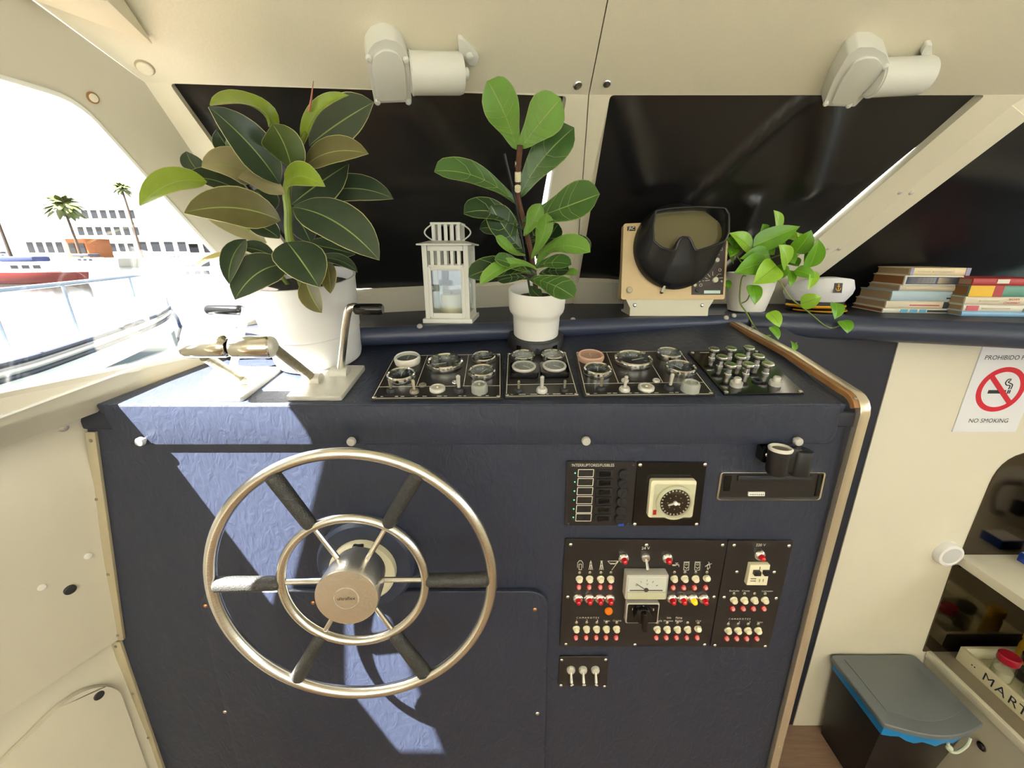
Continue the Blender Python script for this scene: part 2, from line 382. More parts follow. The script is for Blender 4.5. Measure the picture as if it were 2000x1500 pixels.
# beige cover strips with screws beside the console
for q, sc in (([(172, 842), (191, 842), (246, 1246), (228, 1246)], [(184, 858), (194, 972), (217, 1118), (235, 1236)]),
          ([(221, 1248), (239, 1250), (326, 1506), (302, 1506)], [(231, 1258), (264, 1349), (294, 1435)])):
    T = FR(q[0][0], q[0][1], FACE); mb = MB(); mb.prism(T, pxpoly(FACE, T, q), 0, .006)
    o = struct(B('trim_1' if q[0][1] < 900 else 'trim_2', mb, 'beige', bev=.001), 'narrow beige cover strip with screws beside the navy console')
    for s in sc: screw(*s, FACE, o, .006, .0032, 'worn')
# windscreen frame: left and right panes share the centre seam
def wframe(name, P, outer_w, hole_px, label, m='cream', th=.03):
    T = frame(outer_w[0], P[1]); hole = rpoly(pxpoly(P, T, hole_px), .008, 3)
    mb = MB(); mb.holed(T, [loc2(T, outer_w), hole], -th, 0)
    return struct(B(name, mb, m, ang=30), label), T, hole
sL = un(560, 650, WL); seamB = un(1120, 606, WL)
fL, TWL, holeL = wframe('window_3', WL, [pF, pTC - V((.0012, 0, 0)), seamB - V((.0012, 0, 0)), sL, pLow - V((0, 0, .01))],
    [(330, 163), (1107, 188), (1045, 552), (630, 580)], 'cream windscreen frame behind the rubber plant and the fiddle leaf fig')
P1 = un(1978, 205, WR); P2 = un(1560, 545, WR); seamBr = un(1120, 606, WR)
fR, TWR, holeR = wframe('window_4', WR, [pTC + V((.0012, 0, 0)), un(2010, 185.5, WR), P1, P2, un(1520, 606, WR), seamBr + V((.0012, 0, 0))],
    [(1192, 186), (1925, 186), (1487, 562), (1112, 550)], 'cream windscreen frame behind the radar display')
RS = pl(P1, P2, A(2000, 575, 1.24))
RSx = (A(2000, 575, 1.24) - P2); RSx = (RSx - V((0, 0, RSx.z))).normalized()
TRS = frame(P2, RS[1], RSx)
def onRS(p, k): return p + RSx * k
wB = un(1585, 552, RS); wT = un(2010, 232, RS)
dn = RS[1].cross(RSx); dn = dn if dn.z < 0 else -dn
low_ = lambda p: p + dn * ((LEDGE - .012 - p.z) / dn.z)
mb = MB(); mb.prism(TRS, loc2(TRS, [P1, P2, low_(P2), low_(wB), wB, wT]), -.03, 0)
pil = struct(B('trim_3', mb, 'cream', bev=.004), 'cream pillar with paired bolts between the windscreen and the side window')
for q in ((1757, 376), (1617, 485)): screw(q[0], q[1], RS, pil, 0, .005, 'alu', 'bolt'); screw(q[0] + 22, q[1] + 1, RS, pil, 0, .005, 'alu', 'bolt')
for P, q in ((HL, (283, 132)), (HL, (1128, 166)), (HR, (1185, 163))): pass
# header panels above the windscreen
THL = frame(pTC, HL[1]); mb = MB(); mb.prism(THL, loc2(THL, [pF, pC2, pC2t, pH0t - V((.0012, 0, 0)), pTC - V((.0012, 0, 0))]), -.02, 0)
hl = struct(B('ceiling', mb, 'cream'), 'cream overhead panel above the left windscreen')
rt = pTC + (pTR - pTC) * 2.7; THR = frame(pTC, HR[1]); mb = MB(); mb.prism(THR, loc2(THR, [pTC + V((.0012, 0, 0)), pH0t + V((.0012, 0, 0)), pH0t + (pTR - pTC) * 2.7, rt]), -.02, 0)
hr = struct(B('ceiling', mb, 'cream'), 'cream overhead panel above the right windscreen')
mb = MB(); mb.tube([pTC + HL[1] * -.022 - HD * .02, pH0t - HL[1] * .022], .012, 6); mb.tube([pTC - WL[1] * .035, seamB - WL[1] * .035], .012, 6); struct(B('trim_4', mb, 'black'), 'dark strip added behind the centre seam to stop light leaking in')  # black strip added so no daylight shows through the seam
cap(283, 132, HL, hl, .011, 'cream'); cap(283, 132, HL, hl, .0125, 'beige', off=-.002)
cap(1128, 166, HL, hl, .0095, 'steel'); cap(1185, 163, HR, hr, .0085, 'steel')
# roof behind and the pointed end of an overhead beam
mb = MB(); zr = .62
R0 = [V((-3.2, -2.7, zr)), V((-3.2, -1.2, zr)), onLW(-.6, .6) + V((-.05, 0, 0)), pC2t, pH0t, pH0t + (pTR - pTC) * 2.7, V((2.4, -2.7, zr))]  # overhang past the walls is added to keep the sun out
mb.add([tuple(p) for p in R0] + [tuple(p + V((0, 0, .04))) for p in R0], [(0, 1, 2, 3, 4, 5, 6), (13, 12, 11, 10, 9, 8, 7)] + [(i, (i + 1) % 7, 7 + (i + 1) % 7, 7 + i) for i in range(7)])
struct(B('ceiling', mb, 'cream'), 'cream roof panel of the wheelhouse with an added sun blocking overhang')
tip = un(298, 79, HL, .004); a1 = un(105, 0, HL, .004); b1 = un(246, 0, HL, .004)
mb = MB(); a2 = a1 + (a1 - tip) * .6; b2 = b1 + (b1 - tip) * .6; mid = (a1 + b1) / 2 + HL[1] * .03 + (a1 - tip) * .3; 
vs = [tip, a2, b2, a2 + HL[1] * .012, b2 + HL[1] * .045, tip + HL[1] * .004]
mb.add([tuple(p) for p in vs], [(0, 1, 2), (5, 4, 3), (0, 5, 3, 1), (1, 3, 4, 2), (2, 4, 5, 0)]); struct(B('trim_5', mb, 'cream', bev=.003), 'pointed cream beam end overhead')
# blackout cloths, glass behind them
def clothsheet(P, c, f, nu=46, nv=34, edge=None, off=-.014):
    """c: four pixel corners tl,tr,br,bl on plane P"""
    q = [un(x, y, P) for x, y in c]
    mb = MB()
    def fn(u, v):
        top = q[0].lerp(q[1], u); bot = q[3].lerp(q[2], u); p = top.lerp(bot, v)
        if edge: p += (q[0] - q[1]).normalized() * edge(u, v)
        return tuple(p + P[1] * (off + f(u, v)))
    mb.grid(fn, nu, nv)
    mb2 = MB(); n = len(mb.v); mb2.v = mb.v + [tuple(V(p) - P[1] * .0012) for p in mb.v]; mb2.f = mb.f + [tuple(i + n for i in reversed(f)) for f in mb.f]; mb2.m = [0] * len(mb2.f)
    return mb2
def ridge(u, v, x0, y0, x1, y1, wd, h):
    dx, dy = x1 - x0, y1 - y0; L2 = dx * dx + dy * dy; t = max(0, min(1, ((u - x0) * dx + (v - y0) * dy) / L2))
    e = math.hypot(u - x0 - t * dx, v - y0 - t * dy); return h * math.exp(-(e / wd) ** 2)
def fL_(u, v): return -.004 + .003 * math.sin(7 * u + 3 * v) * v + ridge(u, v, .05, .1, .35, .6, .03, .006) + ridge(u, v, .6, .95, .8, .6, .03, .010) + ridge(u, v, .55, .1, .75, .5, .05, .010) + ridge(u, v, .85, .15, .7, .45, .03, .008) + ridge(u, v, .1, .4, .9, .42, .008, .003)
def fR_(u, v):
    h = -.006 + .004 * math.sin(5 * u + 2) * math.sin(3 * v)
    for r in ((.04, .03, .2, .42, .03, .006), (.55, .0, .36, .62, .022, .007), (.60, .05, .78, .45, .04, .008), (.62, .5, .68, .7, .025, .010), (.7, .72, .66, .98, .05, .01), (.25, .95, .45, .5, .03, .006), (.2, .40, .95, .40, .008, .003), (.5, .75, .44, .9, .015, .005)): h += ridge(u, v, *r[:5], r[5] * 2.2)
    return h
o = B('blackout_cloth', clothsheet(WL, [(302, 148), (1112, 176), (1043, 566), (590, 576)], fL_, edge=lambda u, v: .012 * math.sin(PI * v) * (u > .97) - .010 * (u < .03) * max(0, 1 - v * 2.4)), 'cloth', ang=80)
tag(o, 'black blackout cloth stretched behind the rubber plant', 'curtain', 'blackout cloths')
o = B('blackout_cloth', clothsheet(WR, [(1184, 172), (1956, 172), (1500, 556), (1106, 556)], fR_, 60, 44, edge=lambda u, v: (.020 * math.sin(PI * min(1, v * 1.02)) ** .8) * max(0, (u - .6) / .4) ** 2), 'cloth', ang=80)
tag(o, 'wrinkled black blackout cloth behind the radar display', 'curtain', 'blackout cloths')
for P, T, h, nm, lb in ((WL, TWL, holeL, 'window_5', 'windscreen glass behind the left blackout cloth'), (WR, TWR, holeR, 'window_6', 'windscreen glass behind the right blackout cloth')):
    mb = MB(); mb.prism(T, h, -.029, -.025); struct(B(nm, mb, 'clear'), lb)
rt_ = pTC + (pTR - pTC) * 2.7
cw = [wT - RSx * .03 + dn * .01, low_(wB) - RSx * .03, low_(wB) + RSx * 2.3, wT + RSx * 1.9]
def fS(u, v): return -.012 + ridge(u, v, .0, .2, .4, .5, .04, .008) + ridge(u, v, .1, .9, .5, .3, .03, .008) + ridge(u, v, .02, .6, .3, .95, .03, .006)
mb = MB(); mb.grid(lambda u, v: tuple(cw[0].lerp(cw[3], u).lerp(cw[1].lerp(cw[2], u), v) + RS[1] * fS(u, v)), 40, 24)
n = len(mb.v); mb.v += [tuple(V(p) - RS[1] * .0012) for p in mb.v]; mb.f += [tuple(i + n for i in reversed(f)) for f in mb.f]; mb.m = [0] * len(mb.f)
tag(B('blackout_cloth', mb, 'cloth', ang=80), 'black blackout cloth over the side window behind the books', 'curtain', 'blackout cloths')
mb = MB(); q_ = [un(2009, 185.5, WR), P1, wT, wT + RSx * 1.9, rt_ + V((0, 0, .012))]; mb.add([tuple(p) for p in q_] + [tuple(p + V((0, .02, 0))) for p in q_], [(0, 1, 2, 3, 4), (9, 8, 7, 6, 5)]); struct(B('wall_front', mb, 'cream'), 'cream panel above the side window')
# ledge under the windscreen with padded roll edges
e0 = AZ(560, 650, LEDGE); e1 = AZ(690, 640, LEDGE); e2 = AZ(1480, 612, LEDGE); e3 = AZ(2000, 632, LEDGE); e4 = e3 + (e3 - e2) * 1.4
k0 = pLow.copy(); k0.z = LEDGE
back_pts = [V((pLow.x, pLow.y + .02, LEDGE)), V((seamB.x, seamB.y + .04, LEDGE)), V((1.1, seamB.y + .05, LEDGE)), V((2.4, .9, LEDGE))]
front = [V((onLW(.85, LEDGE).x, .85, LEDGE)), e1, e2, e3, e4]
mb = MB(); pts = front + list(reversed(back_pts)); n = len(pts)
mb.add([tuple(p) for p in pts] + [tuple(p - V((0, 0, .03))) for p in pts], [tuple(range(n)), tuple(reversed(range(n, 2 * n)))] + [(i, (i + 1) % n, n + (i + 1) % n, n + i) for i in range(n)])
ledge = struct(B('trim_6', mb, 'navyd'), 'navy covered ledge under the windscreen')
roll_pts = [p + V((0, 0, -.020)) for p in smooth([front[0], e1, (e1 + e2) / 2, e2 + V((-.02, -.003, 0))], 5)]
mb = MB(); mb.tube(roll_pts, .021, 14); o = B('padded_roll', mb, 'navyroll', ledge)
mb = MB(); rp2 = [p + V((0, -.004, -.027)) for p in smooth([e2 + V((-.03, .0, 0)), e2 + V((.05, -.012, 0)), (e2 + e3) / 2, e3, e4], 5)]
mb.tube(rp2, .031, 16); B('padded_roll', mb, 'navyroll', ledge)
ROLLP = (e1 + V((0, -.022, -.012)), V((.2, -.8, .6)).normalized())
for q in ((820, 638), (1119, 625), (1418, 621), (1433, 617)):
    p = AZ(q[0], q[1] - 3, LEDGE); 
    def fn(mb): mb.lathe(ID, [(1, 0), (1, .3), (.8, .6), (.4, .7)], 14)
    I('snap_button', 'snap', fn, 'alu', ledge, frame(A(q[0], q[1], p.y - .012), V((0, -.6, .8))) @ MX.Diagonal((.0065, .0065, .0065, 1)))
# right bulkhead: navy return and white panel
xs = un(1757, 655, WALLR).x; xb = un(1548, 1415, WALLR).x
mb = MB(); mb.add([], []); T = frame(V((0, 1.06, 0)), V((0, -1, 0)))
mb.prism(T, [(.55, LEDGE - .03), (xs, LEDGE - .03), (xb, FLOOR), (.55, FLOOR)], -.03, 0); struct(B('wall_back', mb, 'navyd'), 'navy return panel between the console and the white wall')
mb = MB(); mb.prism(T, [(xs, LEDGE - .03), (2.4, LEDGE - .03), (2.4, FLOOR), (xb, FLOOR)], -.03, .003); wallw = struct(B('wall_front', mb, 'white'), 'white bulkhead panel carrying the no smoking sign')
# right side of the cabin, behind the counter
mb = MB(); mb.box(MX.Translation((2.43, -.35, (FLOOR - .12) / 2)), .04, 2.9, -FLOOR - .12); struct(B('wall_right', mb, 'white'), 'white side wall beyond the galley counter')
mb = MB(); T = frame(V((.25, -1.82, 0)), V((0, 1, 0)), V((-1, 0, 0))); mb.holed(T, [[(-2.2, FLOOR), (2.2, FLOOR), (2.2, .66), (-2.2, .66)], rrect(3.0, 1.0, .05)], -.03, 0); struct(B('wall_rear', mb, 'cream'), 'unseen cream rear bulkhead added to cut the light, with a wide opening')  # unseen rear wall, added to hold back sun and sky light
mb = MB(); mb.box(MX.Translation((0, -4.3, FLOOR - .02)), 5.5, 4.9, .04); struct(B('floor', mb, 'potwhite'), 'unseen white deck added to bounce sunlight into the wheelhouse')  # unseen pale deck, added as a bounce for the overhead panels
# ================================================================== HELM CONSOLE
con = thing('helm_console', (0, .68, FLOOR), 'navy leatherette helm console with padded lip and chrome edge', 'console')
T = FR(900, 1100, FACE)
fp = [un(172, 815, FACE), un(170, 836, FACE), un(190, 950, FACE), un(232, 1246, FACE), un(318, 1500, FACE)]
rx = un(1656, 830, FACE).x
bl_ = fp[-1] + V((0, 0, FLOOR - fp[-1].z)); bl_ = meet3(FACE, ZP(FLOOR), (V((fp[-1].x, 0, 0)), V((1, 0, 0))))
br_ = meet3(FACE, ZP(FLOOR), (V((rx - .01, 0, 0)), V((1, 0, 0)))); tr_ = un(1656, 812, FACE)
mb = MB(); mb.prism(T, loc2(T, fp + [bl_, br_, tr_]), -.02, 0); B('front_panel', mb, 'navy', con)
dl0, dl1 = onLW(.657, 0), onLW(1.0, 0)
def onD(X, Y): return V((X, Y, -.256 + .185 * (Y - .66)))
dxl = lambda Y: meet3(LW, DASH, YP(Y)).x
TD = frame(onD(0, .8), DASH[1])
mb = MB(); mb.prism(TD, loc2(TD, [onD(dxl(.668) + .004, .668), onD(.585, .668), onD(.60, 1.10), onD(dxl(.98) + .004, .98)]), -.02, 0); B('dash_top', mb, 'navy', con, .004, 3)
T = frame(V((0, .668, -.29)), V((0, -1, 0)))
lp = loc2(T, [un(x, y, LIPP) for x, y in ((200, 792), (1645, 792), (1631, 868), (238, 870), (203, 815))])
mb = MB(); mb.prism(T, rpoly(lp, [.004, .005, .014, .012, .008]), -.012, 0); B('padded_lip', mb, 'navy', con, .006, 3)
mb = MB(); p = un(1650, 818, FACE); mb.box(MX.Translation((.592, .679, -.284)), .05, .02, .03); B('end_block', mb, 'navyd', con, .006, 3)
mb = MB(); mb.box(MX.Translation((-.735, .682, -.287)), .07, .02, .036); B('end_block', mb, 'navyd', con, .006, 3)
# side panel on the right
sp = [V((.622, .694, -.262)), V((.598, 1.06, -.20)), V((.598, 1.06, FLOOR)), V((.612, .625, FLOOR))]
mb = MB(); mb.add([tuple(p) for p in sp] + [tuple(p - V((.02, 0, 0))) for p in sp], [(0, 1, 2, 3), (7, 6, 5, 4)] + [(i, (i + 1) % 4, 4 + (i + 1) % 4, 4 + i) for i in range(4)]); B('side_panel', mb, 'navyd', con)
# chrome edge strip: along the dash side, round the corner and down the face
def strip(path, x0, x1, th):
    """rectangular section swept along a path of (X,Y,Z, normal)"""
    mb = MB(); vs = []
    for p, nrm in path:
        for dx, dn in ((x0, 0), (x1, 0), (x1, th), (x0, th)): vs.append(tuple(p + V((dx, 0, 0)) + nrm * dn))
    k = len(path); fs = [(i * 4 + j, i * 4 + (j + 1) % 4, (i + 1) * 4 + (j + 1) % 4, (i + 1) * 4 + j) for i in range(k - 1) for j in range(4)]
    return mb.add(vs, fs + [(0, 1, 2, 3), tuple((k - 1) * 4 + j for j in (3, 2, 1, 0))])
nD, nF = DASH[1], FACE[1]
path = [(V((.594, 1.06, -.186)), nD), (V((.612, .85, -.216)), nD)]
c0 = V((.620, .70, -.245)); c1 = V((.626, .672, -.285))
for i in range(7): s = i / 6; n_ = nD.lerp(nF, s).normalized(); path.append((bez(c0, V((.624, .665, -.247)), c1, 6)[i], n_))
path += [(V((.622, .662, -.60)), nF), (V((.606, .606, FLOOR)), nF)]
path = [(p_ + V((-.012, 0, 0)), n_) for p_, n_ in path]
edge = B('chrome_edge', strip(path, -.009, .009, .012), 'edgemetal', con, .001)
B('wood_edge', strip(path[:7], -.018, -.008, .010), 'wood', con, .001)
for q, P in (((1467, 648), DASH), ((1515, 680), DASH), ((1590, 735), DASH), ((1665, 790), DASH), ((1661, 888), FACE), ((1634, 988), FACE), ((1610, 1080), FACE), ((1588, 1165), FACE), ((1567, 1242), FACE), ((1548, 1314), FACE), ((1531, 1382), FACE), ((1515, 1446), FACE)):
    screw(*q, P, edge, .012, .0032, 'steel')
for q in ((283, 858), (690, 858), (1143, 857), (1552, 858)):
    def fn(mb): mb.lathe(ID, [(.5, -.2), (.5, .8), (1, .8), (1, 1.5), (.85, 1.75), (.3, 1.8)], 18)
    I('chrome_button', 'lipbutton', fn, 'alu', con, FR(*q, LIPP, 0) @ MX.Diagonal((.0078, .0078, .0078, 1)))
# access panel
T = FR(730, 1320, FACE); mb = MB()
mb.prism(T, rpoly(pxpoly(FACE, T, [(392, 1147), (1071, 1147), (1060, 1575), (492, 1575)]), [.045, .045, .01, .01], 8), 0, .012)
ap = B('access_panel', mb, 'navy', con, .004, 3)
for q in ((410, 1174), (617, 1168), (830, 1168), (1044, 1181)): screw(*q, FACE, ap, .012, .0042, 'brass')
for q in ((447, 1379), (1049, 1382)): screw(*q, FACE, ap, .012, .0045, 'steel')
for q in ((528, 1499), (998, 1499)):
    I('panel_knob', 'lipbutton', fn, 'steel', ap, FR(*q, FACE, .012) @ MX.Diagonal((.014, .014, .007, 1)))
# ================================================================== STEERING WHEEL
WC = V((-.262, .545, -.522)); tl_, yw = .085, .05
wn = V((math.sin(yw) * math.cos(tl_), -math.cos(yw) * math.cos(tl_), math.sin(tl_)))
TW = frame(WC, wn)
wh = thing('steering_wheel', WC, 'six spoke stainless steering wheel with black grips', 'steering wheel')
circ = lambda r, n, z=0: [TW @ V((r * math.cos(2 * PI * i / n), r * math.sin(2 * PI * i / n), z)) for i in range(n)]
mb = MB(); mb.tube(circ(.228, 96), .0095, 14, True); B('outer_rim', mb, 'steel', wh)
mb = MB(); mb.tube(circ(.1175, 72), .0075, 12, True); B('inner_ring', mb, 'steel', wh)
for i in range(6):
    a = math.radians(60 * i - 1); e = V((math.cos(a), math.sin(a), 0))
    mb = MB(); mb.tube([TW @ (e * .03 + V((0, 0, -.004))), TW @ (e * .228)], .0045, 10); sp_ = B('spoke', mb, 'steel', wh)
    mb = MB(); mb.tube([TW @ (e * r) for r in (.119, .122, .13, .17, .20, .219, .2235)], [.0085, .0105, .0115, .0120, .0125, .0125, .009], 14); B('grip', mb, 'rubber', sp_)
mb = MB(); mb.lathe(TW, [(.030, -.05), (.044, -.03), (.046, -.012), (.048, -.008), (.050, .034), (.0485, .037), (.02, .0375)], 40); hub = B('hub', mb, 'hubsteel', wh)
mb = MB(); mb.ringlathe(TW @ MX.Translation((0, 0, 0.0377)), [(.0195, 0), (.0195, .0006), (.0185, .0006), (.0185, 0)], 32); B('emblem_ring', mb, 'alu', hub)
mb = MB(); mb.lathe(TW @ MX.Translation((0, 0, 0.0373)), [(.0180, 0), (.0180, .0006), (.001, .0007)], 32); B('emblem_disc', mb, 'hubsteel', hub)
text('ultraflex', TW @ MX.Translation((0, 0, .0383)), .0085, 'ink', hub)
# column base on the console
cb = un(722, 1088, FACE); TB = frame(cb, FACE[1])
col_ = thing('steering_column', cb, 'round navy steering base with cream bearing cover behind the wheel', 'steering column')
mb = MB(); mb.lathe(TB, [(.094, 0), (.094, .022), (.088, .030), (.05, .031)], 48); B('base', mb, 'navyroll', col_)
mb = MB(); mb.lathe(TB, [(.062, .030), (.062, .044), (.055, .052), (.025, .060)], 40); B('bearing_cover', mb, 'ivory', col_)
mb = MB(); mb.tube([cb + FACE[1] * .05, WC - wn * .02], .022, 20); B('shaft', mb, 'chrome', col_)
mb = MB(); mb.box(TB @ MX.Translation((0, .055, .047)), .02, .014, .012); B('clip', mb, 'black', col_, .003)
# ================================================================== THROTTLES
def throttle(plate, label, levers, plate_m):
    P = DASH; c = un(sum(q[0] for q in plate) / 4, sum(q[1] for q in plate) / 4, P)
    t = thing('throttle_control', c, label, 'throttle', 'engine throttle controls'); T = frame(c, P[1])
    mb = MB(); mb.prism(T, rpoly(loc2(T, [un(*q, P) for q in plate]), .006, 3), 0, .009); B('base_plate', mb, plate_m, t, .002)
    for pivot, pts, rs, g0, g1, gr, gm in levers:
        p0 = un(*pivot, P, .012); path = [p0] + [A(*q) for q in pts]
        mb = MB(); mb.tube(smooth(path, 5) if len(path) > 2 else path, rs, 12); lv = B('lever', mb, 'worn' if gm != 'gloss' else 'steel', t)
        mb = MB(); mb.tube([p0 + V((-.016, 0, -.003)), p0 + V((.016, 0, -.003))], .0135, 14); B('pivot', mb, 'alu', lv)
        a, b = A(*g0), A(*g1); d = (b - a).normalized(); L = (b - a).length
        mb = MB(); prof = [(0, .7), (.04, .93), (.1, 1), (.9, 1), (.96, .93), (1, .75)]
        n = 18; vs = []; up = V((0, 0, 1)); sd = d.cross(up).normalized(); up = sd.cross(d)
        for s, k in prof:
            for j in range(n): th = 2 * PI * j / n; vs.append(a + d * L * s + (sd * math.cos(th) * 1.05 + up * math.sin(th) * .95) * gr * k)
        mb.add([tuple(p) for p in vs], [(i * n + j, i * n + (j + 1) % n, (i + 1) * n + (j + 1) % n, (i + 1) * n + j) for i in range(5) for j in range(n)] + [tuple(range(n)), tuple(range(5 * n, 6 * n))])
        gp = B('grip', mb, 'gloss' if gm == 'gloss' else 'chrome', lv)
        if gm == 'cap':
            mb = MB(); mb.sphere(frame(b - d * .004, d), gr * .92, 16, 10, .6); B('end_cap', mb, 'alu', gp)
    return t
throttle([(425, 722), (552, 724), (474, 785), (369, 783)], 'sunlit throttle control nearest the bright window', [
    ((478, 752), [(400, 697, .655)], .0085, (362, 678, .652), (448, 676, .652), .0195, 'chrome'),
    ((457, 735), [(468, 668, .79), (480, 602, .808)], .0075, (404, 604, .815), (474, 606, .808), .0105, 'gloss')], 'alu')
throttle([(620, 720), (715, 721), (668, 783), (560, 783)], 'throttle control beside the first gauge panel', [
    ((614, 750), [(538, 682, .664)], .0085, (452, 678, .655), (534, 677, .662), .0195, 'cap'),
    ((667, 737), [(677, 618, .742), (688, 600, .742), (700, 602, .742)], .0072, (692, 604, .742), (748, 604, .742), .0105, 'gloss')], 'alu')
# ================================================================== GAUGE PANELS ON THE DASH
def panel(name, P, quad, label, cat, th=.004, m='blackpanel', r=.003, group=None):
    c = un(sum(q[0] for q in quad) / len(quad), sum(q[1] for q in quad) / len(quad), P); t = thing(name, c, label, cat, group); T = frame(c, P[1])
    mb = MB(); mb.prism(T, rpoly(loc2(T, [un(*q, P) for q in quad]), r, 2), 0, th); B('plate', mb, m, t, .0006, 1)
    return t
def gauge(px, py, parent, P, off, r, bez_m='chrome', dial_m='dial', tall=.012, ang=40, marks=True):
    T = FR(px, py, P, off)
    def fb(mb): mb.ringlathe(ID, [(1, 0), (1.06, .25), (1.02, .42), (.94, .48), (.86, .40), (.86, 0)], 32)
    g = I('gauge', 'bezel', fb, bez_m, parent, T @ MX.Diagonal((r, r, tall * 2.2, 1)))
    z = tall * .5
    Td = T @ MX.Translation((0, 0, z))
    mb = MB(); mb.lathe(Td, [(r * .88, -.001), (r * .88, 0), (r * .1, .0002)], 28); B('dial', mb, dial_m, g)
    if marks:
        mb = MB()
        for i in range(9):
            a = math.radians(220 - 260 * i / 8); mb.box(Td @ MX.Rotation(a, 4, 'Z') @ MX.Translation((r * .68, 0, .0004)), r * .16, r * .035, .0003)
        B('tick_marks', mb, 'print', g)
    mb = MB(); mb.box(Td @ MX.Rotation(math.radians(ang), 4, 'Z') @ MX.Translation((r * .28, 0, .001)), r * .72, r * .06, .0006); B('needle', mb, 'print', g)
    mb = MB(); mb.lathe(Td @ MX.Translation((0, 0, tall * .42)), [(r * .86, 0), (r * .86, .0006)], 28); B('glass', mb, 'lens', g)
    return g
def toggle(px, py, parent, P, off, base_m='ink', lev_m='steel', s=.008, tilt=0, br=1.):
    T = FR(px, py, P, off)
    def f1(mb): mb.lathe(ID, [(1, 0), (1, .35), (.8, .7), (.5, .8)], 16)
    b = I('toggle_switch', 'togbase', f1, base_m, parent, T @ MX.Diagonal((s * br, s * br, s, 1)))
    def f2(mb): mb.lathe(ID, [(.25, 0), (.3, 1.2), (.36, 2.3), (.2, 2.5)], 10)
    I('lever', 'toglev', f2, lev_m, b, T @ MX.Translation((0, 0, s * .5)) @ MX.Rotation(tilt, 4, 'X') @ MX.Diagonal((s, s, s, 1)))
    return b
def discap(px, py, parent, P, off, r, m, h=.007, name='button'):
    def f(mb): mb.lathe(ID, [(1, 0), (1, .7), (.85, .95), (.7, 1), (.6, .85), (.15, .85), (.1, 1.05)], 20)
    return I(name, 'discap', f, m, parent, FR(px, py, P, off) @ MX.Diagonal((r, r, h, 1)))
def inset(q, f):
    cx = sum(p[0] for p in q) / len(q); cy = sum(p[1] for p in q) / len(q)
    return [(cx + (x - cx) * f, cy + (y - cy) * f) for x, y in q]
def lerp2(a, b, s): return (a[0] + (b[0] - a[0]) * s, a[1] + (b[1] - a[1]) * s)
def engraving(quad, divs, hz, parent, P, off):
    q = inset(quad, .955); mb = MB()
    for i in range(4): lineP(mb, P, q[i], q[(i + 1) % 4], .0011, off)
    if hz: lineP(mb, P, lerp2(q[0], q[3], hz), lerp2(q[1], q[2], hz), .0009, off)
    for s in divs: lineP(mb, P, lerp2(q[0], q[1], s), lerp2(lerp2(q[0], q[3], hz), lerp2(q[1], q[2], hz), s), .0009, off)
    B('engraved_lines', mb, 'print', parent)
    mb = MB()
    for k in range(16):                                   # illegible worn markings along the switch row
        s = .06 + .055 * k + random.uniform(-.01, .01); a = lerp2(lerp2(q[0], q[3], .96), lerp2(q[1], q[2], .96), s); b = (a[0] + random.uniform(4, 9), a[1])
        if k % 3 != 1: lineP(mb, P, a, b, .0012, off)
    B('worn_marks', mb, 'print', parent)
    for s in inset(quad, .93): screw(*s, P, parent, off, .004, 'steel')
G1 = [(768, 697), (982, 693), (982, 782), (722, 784)]
g = panel('gauge_panel', DASH, G1, 'black engine gauge panel with five round gauges beside the throttles', 'instrument panel', group='engine gauge panels')
engraving(G1, (.31, .70), .73, g, DASH, .0044)
gauge(797, 711, g, DASH, .004, .0255, 'ring', 'dialg', .014, 90, False); gauge(785, 744, g, DASH, .004, .0265, 'chrome', 'dial', .013, 95)
gauge(870, 719, g, DASH, .004, .036, 'chrome', 'dial', .014, 200); gauge(945, 708, g, DASH, .004, .0245, 'chrome', 'dial', .012, 20); gauge(942, 737, g, DASH, .004, .0255, 'chrome', 'dialg', .013, 60)
toggle(765, 768, g, DASH, .004, 'ink', 'worn', .0085); toggle(810, 770, g, DASH, .004, 'worn', 'beige', .0085); discap(855, 765, g, DASH, .004, .0145, 'alu')
toggle(897, 768, g, DASH, .004, 'ink', 'alu', .011); discap(937, 768, g, DASH, .004, .0150, 'clearcap', .017, 'clear_cap'); discap(826, 757, g, DASH, .004, .007, 'worn', .004); discap(889, 752, g, DASH, .004, .006, 'steel', .004)
G2 = [(990, 692), (1106, 690), (1131, 778), (986, 780)]
g = panel('gauge_panel', DASH, G2, 'narrow black gauge panel with four gauges in the middle of the dash', 'instrument panel', group='engine gauge panels')
engraving(G2, (), .73, g, DASH, .0044)
for q in ((1022, 705), (1079, 704)): gauge(*q, g, DASH, .004, .0245, 'chrome', 'dialg', .012, 200)
for q in ((1023, 732), (1082, 731)):
    T = FR(*q, DASH, .004); mb = MB(); mb.prism(T, rrect(.056, .052, .008), 0, .012); B('gauge_housing', mb, 'gloss', g, .002)
    gauge(*q, g, DASH, .0155, .0225, 'alu', 'dialg', .006, -35)
toggle(1013, 768, g, DASH, .004, 'ink', 'worn', .0075); toggle(1058, 768, g, DASH, .004, 'alu', 'alu', .0105); toggle(1102, 767, g, DASH, .004, 'ink', 'worn', .0075)
G3 = [(1120, 690), (1330, 687), (1398, 775), (1140, 778)]
g = panel('gauge_panel', DASH, G3, 'black engine gauge panel with a pink ringed gauge beside the pull knobs', 'instrument panel', group='engine gauge panels')
engraving(G3, (.29, .66), .73, g, DASH, .0044)
gauge(1153, 705, g, DASH, .004, .0265, 'pink', 'pink', .012, 90, False); gauge(1166, 734, g, DASH, .004, .0265, 'chrome', 'dial', .014, 80); gauge(1235, 713, g, DASH, .004, .0375, 'chrome', 'dial', .014, 20)
gauge(1305, 702, g, DASH, .004, .0255, 'chrome', 'dialg', .014, 60); gauge(1327, 730, g, DASH, .004, .0285, 'chrome', 'dial', .014, 120)
